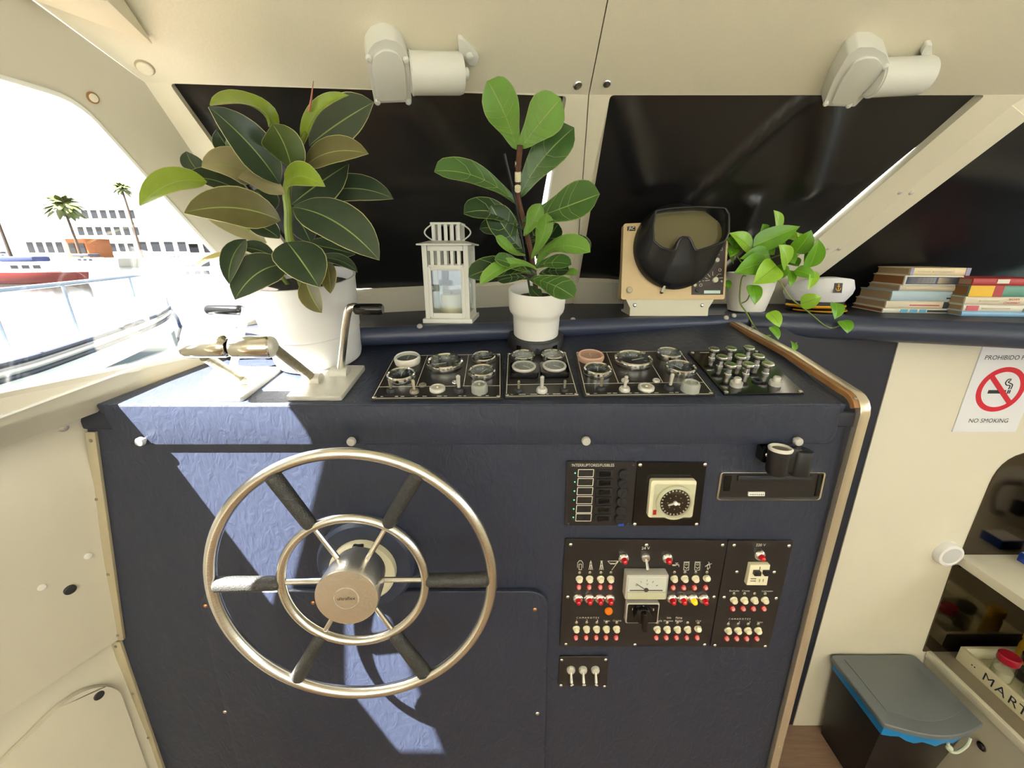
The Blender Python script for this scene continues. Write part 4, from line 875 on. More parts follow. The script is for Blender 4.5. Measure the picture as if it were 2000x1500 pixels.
FT, FL_, FD = ('figt', 'veinl', 'veinl', 'figl'), ('figl', 'veinl', 'veinl', 'figl'), ('figd', 'veinl', 'veinl', 'figl')
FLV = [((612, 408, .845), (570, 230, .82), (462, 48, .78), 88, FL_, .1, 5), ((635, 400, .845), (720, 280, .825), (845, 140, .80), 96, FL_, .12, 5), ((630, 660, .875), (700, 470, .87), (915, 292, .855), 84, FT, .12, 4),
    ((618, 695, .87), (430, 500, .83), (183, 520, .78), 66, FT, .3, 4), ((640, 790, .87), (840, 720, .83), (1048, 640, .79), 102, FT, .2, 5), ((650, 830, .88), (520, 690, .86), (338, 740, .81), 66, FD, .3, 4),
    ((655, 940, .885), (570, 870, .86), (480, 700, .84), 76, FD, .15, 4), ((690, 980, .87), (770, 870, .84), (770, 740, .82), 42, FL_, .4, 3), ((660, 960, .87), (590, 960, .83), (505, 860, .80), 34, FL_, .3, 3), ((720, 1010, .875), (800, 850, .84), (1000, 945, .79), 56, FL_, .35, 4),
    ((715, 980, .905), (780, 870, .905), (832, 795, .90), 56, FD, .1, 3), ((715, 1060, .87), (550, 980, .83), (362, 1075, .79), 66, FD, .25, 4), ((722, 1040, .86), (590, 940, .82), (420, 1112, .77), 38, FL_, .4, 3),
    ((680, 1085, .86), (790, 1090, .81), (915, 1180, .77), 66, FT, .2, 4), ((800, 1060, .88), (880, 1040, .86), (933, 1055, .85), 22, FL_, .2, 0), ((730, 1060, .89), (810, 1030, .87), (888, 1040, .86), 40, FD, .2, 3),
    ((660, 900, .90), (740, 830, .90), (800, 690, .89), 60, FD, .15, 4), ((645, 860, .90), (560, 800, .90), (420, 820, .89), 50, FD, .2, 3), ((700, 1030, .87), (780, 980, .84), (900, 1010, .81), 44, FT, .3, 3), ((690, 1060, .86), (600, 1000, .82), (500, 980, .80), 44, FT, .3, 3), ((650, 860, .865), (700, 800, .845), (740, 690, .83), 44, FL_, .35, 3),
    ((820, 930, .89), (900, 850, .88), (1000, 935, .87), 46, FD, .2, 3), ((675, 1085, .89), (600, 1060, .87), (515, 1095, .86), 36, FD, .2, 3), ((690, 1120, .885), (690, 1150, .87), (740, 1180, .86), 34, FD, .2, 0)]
for i, (b, m, t, wd, mt, fo, vn) in enumerate(FLV):
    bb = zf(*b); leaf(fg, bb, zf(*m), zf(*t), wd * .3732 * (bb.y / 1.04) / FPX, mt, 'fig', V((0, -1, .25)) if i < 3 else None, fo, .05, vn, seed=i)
# --- pothos
pb = AZ(1457, 606, LEDGE); pb.y = min(pb.y, 1.15); pb = A(1457, 603, pb.y); pb.z = LEDGE
po = thing('pothos_plant', pb, 'trailing pothos in a white pot beside the radar display', 'potted plant')
TPp = MX.Translation(pb)
mb = MB(); mb.lathe(TPp, [(.036, 0), (.046, .004), (.050, .020), (.058, .06), (.062, .098), (.0625, .104), (.058, .104), (.055, .08), (.01, .078)], 40); B('pot', mb, 'potwhite', po)
mb = MB(); mb.lathe(TPp @ MX.Translation((0, 0, .080)), [(.0548, 0), (.05, .004), (.01, .006)], 24); B('soil', mb, 'soil', po)
zp = lambda x, y, Y: A(1180 + .25 * x, 380 + .25 * y, Y)
PS = V((pb.x, pb.y, LEDGE + .085)); PT, PLt = ('potht', 'pothl', 'potht', 'pothl'), ('pothl', 'stemg', 'pothl', 'pothl')
for pts in ([PS, zp(1080, 640, 1.08), zp(1060, 830, 1.065), zp(1110, 920, 1.055), zp(1180, 1040, 1.045), zp(1240, 1100, 1.0), zp(1300, 1100, .98)], [PS, zp(1340, 660, 1.06), zp(1450, 800, 1.05), zp(1600, 920, 1.04), zp(1740, 1033, 1.03), zp(1830, 1028, 1.02), zp(1858, 985, 1.02)],
            [zp(1070, 850, 1.065), zp(1120, 820, 1.06), zp(1150, 730, 1.06)], [PS, zp(1350, 630, 1.08), zp(1480, 600, 1.07), zp(1620, 540, 1.06)], [PS, zp(1270, 520, 1.11), zp(1300, 400, 1.10)], [PS, zp(1080, 540, 1.10), zp(1000, 430, 1.09)], [zp(1380, 1235, .97), zp(1440, 1220, .97), zp(1505, 1155, .97)], [PS, zp(1300, 500, 1.1), zp(1480, 460, 1.08)]):
    mb = MB(); mb.tube(smooth(pts, 5), .0017, 6); B('vine', mb, 'stemg', po)
PLV = [(1365, 285, 1325, 122, 44, 1.10), (1215, 335, 1240, 230, 52, 1.11), (1165, 405, 1530, 248, 66, 1.08), (1150, 430, 980, 300, 62, 1.09), (1055, 420, 945, 340, 44, 1.11), (1490, 455, 1618, 278, 58, 1.06), (1425, 555, 1366, 392, 68, 1.03), (1290, 470, 1060, 500, 58, 1.06), (1270, 520, 1015, 610, 74, 1.04),
    (1345, 555, 1160, 700, 78, 1.02), (1600, 570, 1672, 345, 62, 1.04), (1490, 590, 1645, 650, 42, 1.05), (1640, 600, 1590, 745, 32, 1.04), (1450, 590, 1450, 725, 32, 1.06), (1150, 705, 1178, 862, 52, 1.04), (1535, 855, 1695, 800, 50, 1.03), (1805, 845, 1800, 975, 46, 1.02), (1855, 985, 1900, 1085, 46, 1.01),
    (1285, 920, 1372, 1038, 46, 1.03), (1300, 1030, 1362, 1135, 30, .99), (1470, 1150, 1470, 1230, 26, .97), (1480, 1225, 1518, 1275, 20, .97), (1000, 400, 985, 490, 46, 1.10), (955, 670, 965, 745, 22, 1.10), (1400, 300, 1500, 360, 40, 1.12), (1440, 520, 1520, 560, 44, 1.09), (1230, 430, 1330, 470, 46, 1.09), (1520, 300, 1525, 400, 26, 1.09), (1200, 600, 1110, 560, 40, 1.06), (1100, 350, 1010, 420, 44, 1.11), (1330, 420, 1270, 330, 46, 1.12), (1400, 470, 1490, 540, 48, 1.07), (1180, 480, 1120, 400, 44, 1.12), (1250, 640, 1330, 690, 42, 1.03), (1560, 520, 1650, 470, 40, 1.07), (1300, 380, 1420, 400, 46, 1.11), (1010, 520, 960, 450, 36, 1.12), (1350, 620, 1440, 560, 44, 1.05)]
for i, (x0, y0, x1, y1, wd, Y) in enumerate(PLV):
    b, t = zp(x0, y0, Y + .01), zp(x1, y1, Y - .015); m = (b + t) / 2 + V((0, -.012, .004)) ; leaf(po, b, m, t, wd * 1.22 * .25 * (Y / 1.02) / FPX, PLt if i % 3 == 0 else PT, 'heart', V((.1 * math.sin(i), -1, .5)), .22, .02, 0, seed=i)
# ================================================================== LANTERN
lo = V((-.146, 1.005, LEDGE)); LR = MX.Translation(lo) @ MX.Rotation(-.06, 4, 'Z')
la = thing('lantern', lo, 'white metal candle lantern with slotted roof and ring handle', 'lantern')
W_, H_ = .104, .172
def post(x, y, z0, z1, s=.011): mb = MB(); mb.box(LR @ MX.Translation((x, y, (z0 + z1) / 2)), s, s, z1 - z0); return mb
mb = MB(); mb.box(LR @ MX.Translation((0, 0, .005)), W_ + .012, W_ + .012, .010); B('base', mb, 'offwhite', la, .001)
h = W_ / 2 - .0055
for x in (-h, h):
    for y in (-h, h): B('post', post(x, y, .010, H_), 'offwhite', la, .001)
for k, (x, y, rz) in enumerate(((0, -h, 0), (0, h, 0), (-h, 0, PI / 2), (h, 0, PI / 2))):
    F = LR @ MX.Translation((x, y, 0)) @ MX.Rotation(rz, 4, 'Z')
    for zz in (.016, H_ - .048, H_ - .006): mb = MB(); mb.box(F @ MX.Translation((0, 0, zz)), W_ - .024, .006, .012); B('rail', mb, 'offwhite', la, .001)
    for i in range(5): mb = MB(); mb.box(F @ MX.Translation((-.030 + .015 * i, 0, H_ - .026)), .0075, .004, .034); B('slat', mb, 'offwhite', la)
    mb = MB(); mb.box(F @ MX.Translation((0, 0, .070)), W_ - .022, .0015, .105); B('pane', mb, 'lens', la)
    if k == 0:
        for x2 in (-.038, .038): mb = MB(); mb.box(F @ MX.Translation((x2, -.004, .070)), .008, .005, .112); B('door_stile', mb, 'offwhite', la, .001)
mb = MB(); vs = []
for s, z in ((W_ / 2 + .009, H_), (W_ / 2 + .009, H_ + .003), (.036, H_ + .010), (.036, H_ + .006)): vs += [tuple(LR @ V((a * s, b * s, z))) for a, b in ((-1, -1), (1, -1), (1, 1), (-1, 1))]
mb.add(vs, [(i * 4 + j, i * 4 + (j + 1) % 4, ((i + 1) % 4) * 4 + (j + 1) % 4, ((i + 1) % 4) * 4 + j) for i in range(4) for j in range(4)]); B('roof', mb, 'offwhite', la)
for k, (x, y, rz) in enumerate(((0, -.030, 0), (0, .030, 0), (-.030, 0, PI / 2), (.030, 0, PI / 2))):
    F = LR @ MX.Translation((x, y, 0)) @ MX.Rotation(rz, 4, 'Z')
    for i in range(5): mb = MB(); mb.box(F @ MX.Translation((-.028 + .014 * i, 0, H_ + .026)), .0075, .003, .036); B('chimney_slat', mb, 'offwhite', la)
mb = MB(); mb.box(LR @ MX.Translation((0, 0, H_ + .046)), .068, .068, .005); B('chimney_cap', mb, 'offwhite', la, .001)
for sx_ in (-1, 1):
    mb = MB(); mb.tube([LR @ V((sx_ * (.033 + .020 * math.sin(PI * i / 10)), -.012, H_ + .046 - .036 * i / 10)) for i in range(11)], .0018, 6); B('handle', mb, 'offwhite', la)
cd = thing('candle', LR @ V((0, 0, .0101)), 'pale pillar candle inside the white lantern', 'candle')
mb = MB(); mb.lathe(LR @ MX.Translation((0, 0, .0102)), [(.026, 0), (.026, .05), (.022, .052), (.003, .048)], 24); B('wax', mb, 'ivory', cd); mb = MB(); mb.tube([LR @ V((0, 0, .058)), LR @ V((.001, 0, .068))], .001, 5); B('wick', mb, 'ink', cd)
# ================================================================== RADAR DISPLAY
r0, r1, r2 = A(1212, 583, 1.06), A(1415, 583, 1.06), D(1218, 437) * 1.03
RP = pl(r0, r1, r2); zd = lambda x, y: (1190 + .1534 * x, 400 + .1534 * y)
rc = (r0 + r1) / 2; rd = thing('radar_display', V((rc.x, rc.y + .03, LEDGE)), 'cream radar display with black rubber viewing hood', 'radar')
T = FR(1318, 510, RP); fq = [zd(185, 238), zd(1530, 192), zd(1468, 1205), zd(150, 1205)]; fw = rpoly(loc2(T, [un(*q, RP) for q in fq]), .006, 3)
mb = MB(); k = len(fw); cxm = sum(p[0] for p in fw) / k
mb.add([(x, y, 0) for x, y in fw] + [(x, y, -.022) for x, y in fw] + [(cxm + (x - cxm) * .92, -.082 if y < 0 else .055, -.085 if y < 0 else -.045) for x, y in fw], [tuple(range(k)), tuple(reversed(range(2 * k, 3 * k)))] + [(a * k + i, a * k + (i + 1) % k, (a + 1) * k + (i + 1) % k, (a + 1) * k + i) for a in range(2) for i in range(k)], T); B('case', mb, 'radar', rd)
mb = MB(); mb.ringlathe(FR(*zd(800, 620), RP, 0), [(.086, 0), (.083, .004), (.078, .004), (.076, 0)], 56); B('dish_ring', mb, 'radar', rd)
mb = MB(); mb.ringlathe(FR(*zd(800, 600), RP, 0), [(.074, 0), (.072, .003), (.069, .003), (.068, 0)], 56); B('dish_ring', mb, 'radar', rd)
mb = MB(); T2 = FR(*zd(1300, 700), RP); mb.prism(T2, pxpoly(RP, T2, [zd(1390, 235), zd(1495, 228), zd(1445, 1145), zd(1045, 1145), zd(1050, 985), zd(1160, 985), zd(1168, 850), zd(1330, 600)]), 0, .002); cp_ = B('control_panel', mb, 'brown', rd)
for x, y, r in ((1410, 285, .0045), (1376, 495, .0052), (1357, 710, .0056), (1335, 960, .0072)):
    I('knob', 'rknob', lambda mb: mb.lathe(ID, [(1, 0), (1, 1), (.85, 1.2), (.2, 1.25)], 18), 'radarb', rd, FR(*zd(x, y), RP, .002) @ MX.Diagonal((r, r, .006, 1)))
mb = MB()
for x, y, r in ((1430, 380, .0036), (1420, 568, .0038), (1402, 832, .0038), (1160, 1025, .0038)): mb.ringlathe(FR(*zd(x, y), RP, .002), [(r, 0), (r, .0006), (r * .78, .0006), (r * .78, 0)], 18)
for a, b in (((1210, 885), (1250, 885)), ((1250, 885), (1280, 925)), ((1215, 930), (1250, 945)), ((1215, 970), (1275, 960)), ((1312, 850), (1312, 905)), ((1355, 915), (1385, 885)), ((1385, 885), (1420, 885)), ((1390, 935), (1440, 930)), ((1300, 640), (1395, 635)), ((1280, 770), (1320, 745)), ((1420, 275), (1470, 265)), ((1180, 885), (1200, 885)), ((1180, 930), (1200, 930)), ((1180, 970), (1200, 970)), ((1410, 975), (1440, 975)), ((1425, 960), (1425, 990))): lineP(mb, RP, zd(*a), zd(*b), .0011, .0024)
B('panel_markings', mb, 'print', cp_)['kind'] = 'stuff'
mb = MB(); mb.box(FR(*zd(1303, 1112), RP, .0025), .041, .0075, .001); B('label_strip', mb, mat('pale_strip', rgb(190, 215, 210), .4, var=.1), cp_)
I('knob', 'rknob', None, 'radarb', rd, FR(*zd(255, 1085), RP, 0) @ MX.Diagonal((.0075, .0075, .006, 1))) if False else None
mb = MB(); mb.lathe(FR(*zd(255, 1085), RP), [(.0082, 0), (.0082, .003), (.0065, .004), (.0065, .006), (.002, .0065)], 20); B('knob', mb, 'beige', rd)
mb = MB(); mb.lathe(FR(*zd(1082, 1025), RP, .002), [(.0042, 0), (.0042, .003), (.001, .0035)], 16); B('knob', mb, 'beige', cp_)
mb = MB(); mb.lathe(FR(*zd(1120, 1085), RP, .002), [(.006, 0), (.0055, .004), (.001, .0045)], 16); B('knob', mb, 'ink', cp_)
mb = MB(); mb.box(FR(*zd(280, 305), RP, .0006), .020, .0105, .0012); lb = B('name_plate', mb, 'gloss', rd); text('JRC', FR(*zd(282, 305), RP, .0014), .0098, 'potwhite', lb)
mb = MB(); mb.tube([un(*zd(685, 1040), RP, .012), un(*zd(665, 1110), RP, .004)], [.003, .004], 10); B('latch_pin', mb, 'radarb', rd)
mb = MB(); mb.lathe(FR(*zd(663, 1115), RP, .001), [(.0042, 0), (.0042, .004), (.001, .0045)], 14); B('screw', mb, 'ink', rd)
# hood: loft from a circle on the face to the mask shaped opening
outl = [(492, 172), (700, 140), (1000, 122), (1330, 140), (1372, 210), (1372, 440), (1320, 540), (1180, 600), (1000, 655), (965, 640), (915, 520), (880, 490), (810, 490), (770, 530), (730, 640), (690, 655), (560, 615), (470, 540), (462, 350)]
Th = FR(*zd(830, 545), RP); pol = [V((*q, 0)).to_2d() for q in pxpoly(RP, Th, [zd(*q) for q in outl], .055)]
HZ = .055; sc_ = 1.0; pol = [p * sc_ for p in pol]
ctr = V(pxpoly(RP, Th, [zd(860, 350)], .055)[0]).to_2d() * sc_; NA = 96
def ray(a):
    d = V((math.cos(a), math.sin(a))); best = .02
    for i in range(len(pol)):
        p, q = pol[i] - ctr, pol[(i + 1) % len(pol)] - ctr; e = q - p; den = d.x * e.y - d.y * e.x
        if abs(den) < 1e-9: continue
        t = (p.x * e.y - p.y * e.x) / den; s = (p.x * d.y - p.y * d.x) / den
        if t > 0 and -1e-6 <= s <= 1 + 1e-6: best = max(best, t)
    return ctr + d * best
rr_ = .102; ring = []
c0_ = V((0, 0, 0)).to_2d()
for lvl in range(9):
    row = []
    for j in range(NA):
        a = 2 * PI * j / NA; o_ = ray(a); ci = c0_ + V((math.cos(a), math.sin(a))) * rr_
        if lvl == 0: p = (ci.x * 1.03, ci.y * 1.03, .002)
        elif lvl == 1: p = (ci.x * 1.03, ci.y * 1.03, .010)
        elif lvl == 2: q = ci.lerp(o_, .10); p = (q.x, q.y, .022)
        elif lvl == 3: q = ci.lerp(o_, .5); p = (q.x, q.y, .040)
        elif lvl == 4: q = o_ + (o_ - ctr).normalized() * .0035; p = (q.x, q.y, HZ)
        elif lvl == 5: p = (o_.x, o_.y, HZ + .002)
        elif lvl == 6: q = ctr.lerp(o_, .96); p = (q.x, q.y, HZ - .003)
        elif lvl == 7: q = ctr.lerp(o_, .97); p = (q.x, q.y, .030)
        else: q = ctr.lerp(o_, .9); p = (q.x, q.y, .028)
        row.append(p)
    ring.append(row)
mb = MB(); mb.add([p for r in ring for p in r], [(i * NA + j, i * NA + (j + 1) % NA, (i + 1) * NA + (j + 1) % NA, (i + 1) * NA + j) for i in range(8) for j in range(NA)], Th); hd = B('viewing_hood', mb, 'hood', rd, ang=50)
mb = MB(); mb.tube([Th @ V((*p, HZ)) for p in rpoly([tuple(p) for p in pol], .004, 3)], .0028, 8, True); B('hood_rim', mb, 'hood', hd)
mb = MB(); mb.add([(ctr.x, ctr.y, .032)] + [(*ctr.lerp(ray(2 * PI * j / NA), .965), .032) for j in range(NA)], [(0, 1 + j, 1 + (j + 1) % NA) for j in range(NA)], Th); B('radar_screen', mb, 'screen', rd)
for a, b, c in (((700, 700), (755, 945), (800, 640)), ((960, 690), (840, 945), (850, 640))):
    q = [Th.inverted() @ un(*zd(*s), RP) for s in (a, b, c)]
    mb = MB(); q = [v_ + V((0, -.010, 0)) for v_ in q]; vs = [(q[0].x * .9, q[0].y * .9, .034), (q[1].x * .92, q[1].y * .92, .022), (q[2].x * .9, q[2].y * .95, .040)]; mb.tube([Th @ V(vs[0]), Th @ V(vs[1])], [.002, .003], 8); B('nose_rib', mb, 'hood', hd)
# bracket
bx0 = A(1228, 585, 1.045); bw = .235
TB_ = frame(V((rc.x - .003, 1.062, -.112)), V((0, -1, .1)))
mb = MB(); mb.prism(TB_, [(-.118, 0), (.113, 0), (.098, -.028), (.098, -.0475), (-.103, -.0475), (-.103, -.028)], -.004, 0); bk = B('bracket', mb, 'radarb', rd)
for x in (-.092, .080): I('bracket_bolt', 'bbolt', lambda mb: mb.lathe(ID, [(1, 0), (1, .4), (.5, .8), (.2, .8)], 12), 'steel', bk, TB_ @ MX.Translation((x, -.020, 0)) @ MX.Diagonal((.0048, .0048, .0048, 1)))
mb = MB(); mb.box(MX.Translation((rc.x - .003, 1.11, LEDGE + .003)), .2, .09, .006); mb.box(MX.Translation((rc.x - .1, 1.10, LEDGE + .025)), .005, .07, .05); mb.box(MX.Translation((rc.x + .095, 1.10, LEDGE + .025)), .005, .07, .05); B('bracket_base', mb, 'radarb', rd)
# ================================================================== CAPTAIN'S CAP
cc = AZ(1592, 604, LEDGE); cc = V((cc.x - .022, 1.17, LEDGE)); ca = thing('captain_cap', cc, "white captain's cap with black band and gold braid", 'cap')
TC_ = MX.Translation(cc) @ MX.Rotation(-.10, 4, 'Z') @ MX.Diagonal((.88, .88, .95, 1))
def ell(rx_, ry, z, cy=0, n=40, tilt=0): return [(rx_ * math.cos(2 * PI * j / n), cy + ry * math.sin(2 * PI * j / n), z + tilt * math.sin(2 * PI * j / n)) for j in range(n)]
def loft(mb, rows, T, closed=True):
    n = len(rows[0]); mb.add([p for r in rows for p in r], [(i * n + j, i * n + (j + 1) % n, (i + 1) * n + (j + 1) % n, (i + 1) * n + j) for i in range(len(rows) - 1) for j in range(n)] + ([tuple(reversed(range(n))), tuple(range((len(rows) - 1) * n, len(rows) * n))] if closed else []), T); return mb
B('band', loft(MB(), [ell(.078, .070, .004), ell(.080, .072, .032)], TC_), 'ink', ca)
B('crown', loft(MB(), [ell(.080, .072, .031), ell(.092, .083, .050, -.003, tilt=-.004), ell(.094, .086, .062, -.005, tilt=-.010), ell(.086, .079, .080, -.006, tilt=-.018), ell(.05, .045, .088, -.008, tilt=-.012)], TC_), 'capwhite', ca)
mb = MB(); rows_ = [[(1.0 * .079 * math.cos(a) * k, -.071 * math.sin(a) * k2 - .0, z) for a in [PI * (.08 + .84 * i / 20) for i in range(21)]] for k, k2, z in ((1, 1, .012), (1.08, 1.45, .003), (1.08, 1.45, .001), (1, 1, .009))]
n = 21; mb.add([p for r in rows_ for p in r], [(i * n + j, i * n + j + 1, ((i + 1) % 4) * n + j + 1, ((i + 1) % 4) * n + j) for i in range(4) for j in range(n - 1)], TC_); B('visor', mb, 'gloss', ca)
mb = MB(); mb.tube([TC_ @ V((.0815 * math.cos(a), -.0735 * math.sin(a), .017)) for a in [PI * i / 24 for i in range(25)]], .004, 8); B('gold_braid', mb, 'gold', ca)
mb = MB(); mb.tube([TC_ @ V((.083 * math.cos(a), -.092 * math.sin(a), .006)) for a in [PI * (.12 + .76 * i / 24) for i in range(25)]], .0022, 6); B('visor_braid', mb, 'gold', ca)
Tb = TC_ @ MX.Translation((.004, -.0912, .072)) @ MX.Rotation(PI / 2 - .22, 4, 'X'); mb = MB(); mb.box(Tb, .022, .026, .002); bd_ = B('badge', mb, 'ink', ca)
mb = MB(); mb.box(Tb @ MX.Translation((0, 0, .0015)), .0016, .014, .001); mb.box(Tb @ MX.Translation((0, .004, .0015)), .008, .0014, .001); mb.ringlathe(Tb @ MX.Translation((0, .0085, .001)), [(.0022, 0), (.0022, .001), (.0012, .001), (.0012, 0)], 10)
for i in range(6): a = PI + PI * (i + .5) / 6; mb.box(Tb @ MX.Translation((.0065 * math.cos(a), -.001 + .0065 * math.sin(a), .0015)) @ MX.Rotation(a + PI / 2, 4, 'Z'), .0042, .0016, .001)
B('anchor', mb, 'gold', bd_)
# ================================================================== BOOKS
def bookmat(n, c): return mat('cover_' + n, c, .45, var=.04, bump=.04, scale=120)
PG = mat('page_edges', rgb(176, 150, 116), .8, bump=.6, scale=300, stretch=(1, 1, 14), var=.1); PG2 = mat('page_edges_brown', rgb(150, 98, 56), .8, bump=.6, scale=300, stretch=(1, 1, 14), var=.1)
def book(o, rz, L, dep, th, cm, pm, label, extras=()):
    """o: front left bottom corner of the spine"""
    t = thing('book', o, label, 'book', 'books stacked on the ledge'); T = MX.Translation(o) @ MX.Rotation(rz, 4, 'Z')
    mb = MB(); mb.box(T, L - .004, dep - .006, th - .004, (L / 2, dep / 2 + .001, th / 2)); B('pages', mb, pm, t)
    for z in (.001, th - .001): mb = MB(); mb.box(T, L, dep, .002, (L / 2, dep / 2, z)); B('cover', mb, cm, t)
    mb = MB(); k = 7; vs = []
    for x in (0, L):
        for i in range(k): a = -PI / 2 + PI * i / (k - 1); vs.append((x, -.0025 * math.cos(a) + .0005, th / 2 + (th / 2) * math.sin(a)))
        vs.append((x, .003, th)); vs.append((x, .003, 0))
    k += 2; mb.add(vs, [(i, (i + 1) % k, k + (i + 1) % k, k + i) for i in range(k)] + [tuple(range(k)), tuple(reversed(range(k, 2 * k)))], T); sp_ = B('spine', mb, cm, t)
    for e in extras:
        if e[0] == 'box': mb = MB(); mb.box(T, (e[2] - e[1]) * L, .0012, e[4] * th, ((e[1] + e[2]) / 2 * L, -.0026, e[3] * th)); B('spine_label', mb, e[5], sp_)
        else: text(e[1], T @ MX.Translation((e[2] * L, -.0034, e[3] * th)) @ MX.Rotation(PI / 2, 4, 'X'), e[4], e[5], sp_)
    return t
C_ = {k: bookmat(k, v) for k, v in dict(cream=rgb(222, 204, 164), lav=rgb(150, 150, 178), white=rgb(226, 222, 204), grey=rgb(196, 186, 164), pale=rgb(176, 198, 206), bone=rgb(218, 206, 180), navyb=rgb(66, 76, 108), sky=rgb(96, 176, 216), redb=rgb(176, 60, 58), yel=rgb(232, 186, 40), teal=rgb(96, 150, 130), lblue=rgb(140, 186, 220), dark=rgb(60, 60, 66), pinkb=rgb(206, 96, 110), vred=rgb(196, 40, 40)).items()}
rzb = -.10; z = LEDGE + .0005; b0 = AZ(1722, 611, LEDGE)
ed = V((math.cos(rzb), math.sin(rzb), 0))
for sh, L, dep, th, cm, pm, lb, ex in (
    (0, .168, .12, .012, 'white', PG2, 'thin white and blue book at the very bottom of the taller stack', [('box', .26, .36, .5, .7, 'sky'), ('box', .40, .5, .5, .7, 'sky'), ('box', .54, .63, .5, .7, 'sky'), ('box', .65, .98, .5, .45, 'dark')]),
    (.004, .164, .118, .019, 'bone', PG, 'bone coloured book second from the bottom of the taller stack', [('box', .86, 1., .5, .9, 'dark'), ('box', .36, .8, .45, .12, 'vred')]),
    (.012, .158, .12, .026, 'pale', PG, 'thick pale blue book in the taller stack', [('box', .86, .96, .3, .14, 'dark')]),
    (.026, .147, .115, .014, 'grey', PG, 'thin greyish cream book in the middle of the taller stack', [('box', .1, .85, .5, .12, 'cream')]),
    (.033, .139, .116, .025, 'white', PG2, 'cream book with white framed spine labels, brown page edges', [('box', .03, .97, .5, .74, 'navyb'), ('box', .05, .53, .5, .6, 'potwhite'), ('box', .57, .95, .5, .6, 'cream')]),
    (.040, .142, .116, .019, 'cream', PG, 'cream book with lavender spine ends on top of the taller stack', [('box', 0, .055, .5, 1, 'lav'), ('box', .93, 1, .5, 1, 'lav'), ('box', .12, .34, .5, .16, 'grey'), ('box', .38, .74, .5, .2, 'grey')])):
    ex = [(e[:-1] + ((C_[e[-1]] if e[-1] in C_ else M[e[-1]]),)) for e in ex]
    book(b0 + ed * sh + V((0, 0, z - LEDGE)), rzb + random.uniform(-.01, .01), L, dep, th, C_[cm], pm, lb, ex); z += th + .0005
b1_ = AZ(1866, 617, LEDGE) + V((.006, -.004, 0)); z = LEDGE + .0005
for sh, L, dep, th, cm, pm, lb, ex in (
    (.002, .16, .12, .012, 'lblue', PG, 'light blue book at the bottom of the stack at the picture edge', []),
    (.001, .17, .12, .016, 'white', PG, 'white book with pink spine block in the stack at the picture edge', [('box', .04, .2, .5, .8, 'pinkb'), ('box', .25, .62, .5, .2, 'grey'), ('box', .8, .99, .3, .5, 'teal')]),
    (.0, .18, .122, .020, 'bone', PG, 'bone coloured book with red lettering in the stack at the picture edge', [('box', .18, .42, .5, .14, 'grey'), ('text', 'NOAM', .60, .72, .0078, 'vred'), ('text', 'CHOMSKY', .58, .28, .0078, 'vred')]),
    (.002, .178, .12, .027, 'teal', PG2, 'teal book with a yellow spine block', [('box', 0, .30, .5, 1, 'yel'), ('box', .30, .42, .5, 1, 'redb')]),
    (.004, .176, .12, .017, 'redb', PG, 'red book on top of the stack at the picture edge', [('box', .3, .45, .6, .6, 'white'), ('box', .74, 1., .5, .5, 'dark')])):
    ex = [(e[:-1] + ((C_[e[-1]] if e[-1] in C_ else M[e[-1]]),)) for e in ex]
    book(b1_ + ed * sh + V((0, 0, z - LEDGE)), rzb - .02, L, dep, th, C_[cm], pm, lb, ex); z += th + .0005
# ================================================================== WIPER MOTORS
def wiper(P, outline, cover, bolts, c0, c1, cr, brk, label):
    c = un(sum(q[0] for q in outline) / len(outline), sum(q[1] for q in outline) / len(outline), P); t = thing('wiper_motor', c, label, 'wiper motor', 'white wiper motors'); T = frame(c, P[1])
    mb = MB(); mb.prism(T, rpoly(loc2(T, [un(*q, P) for q in outline]), .004, 3), 0, .034); hs = B('gear_housing', mb, 'offwhite', t, .004, 3)
    mb = MB(); mb.prism(T, rpoly(loc2(T, [un(*q, P) for q in cover]), .008, 4), .034, .039); B('housing_cover', mb, 'offwhite', hs, .0015)
    for q in bolts: I('bolt', 'wbolt', lambda mb: mb.lathe(ID, [(1, 0), (1, .5), (.7, 1), (.3, 1.1)], 10), 'offwhite', hs, FR(*q, P, .034) @ MX.Diagonal((.0055, .0055, .005, 1)))
    a, b = un(*c0, P, .030), un(*c1, P, .030); d = (b - a).normalized(); L = (b - a).length
    mb = MB(); mb.lathe(frame(a, d), [(cr * .9, 0), (cr, .004), (cr, L * .93), (cr * .93, L), (cr * .3, L + .001), (cr * .3, L + .01), (cr * .2, L + .012)], 36); mt = B('motor_can', mb, 'offwhite', t)
    mb = MB(); mb.tube([a.lerp(b, .02), a.lerp(b, .05)], cr * 1.03, 32); B('clamp_ring', mb, 'offwhite', mt)
    mb = MB(); mb.prism(T, rpoly(loc2(T, [un(*q, P) for q in brk]), .003, 2), 0, .012); br = B('end_bracket', mb, 'offwhite', t, .002)
    q = brk[2]; mb = MB(); mb.lathe(FR(sum(p[0] for p in brk) / len(brk) + 4, sum(p[1] for p in brk) / len(brk) + 4, P, .012), [(.006, 0), (.006, .004), (.003, .006)], 12); B('bolt', mb, 'offwhite', br)
    return t
wiper(HL, [(710, 86), (712, 68), (724, 50), (746, 42), (768, 48), (784, 64), (792, 84), (798, 170), (726, 172)], [(718, 92), (724, 72), (746, 60), (770, 68), (782, 90), (789, 162), (731, 164)], [(714, 80), (786, 84), (731, 168), (791, 168)], (794, 116), (896, 118), .031, [(892, 66), (900, 66), (934, 100), (928, 120), (914, 118), (894, 92)], 'white wiper motor above the rubber plant and lantern')
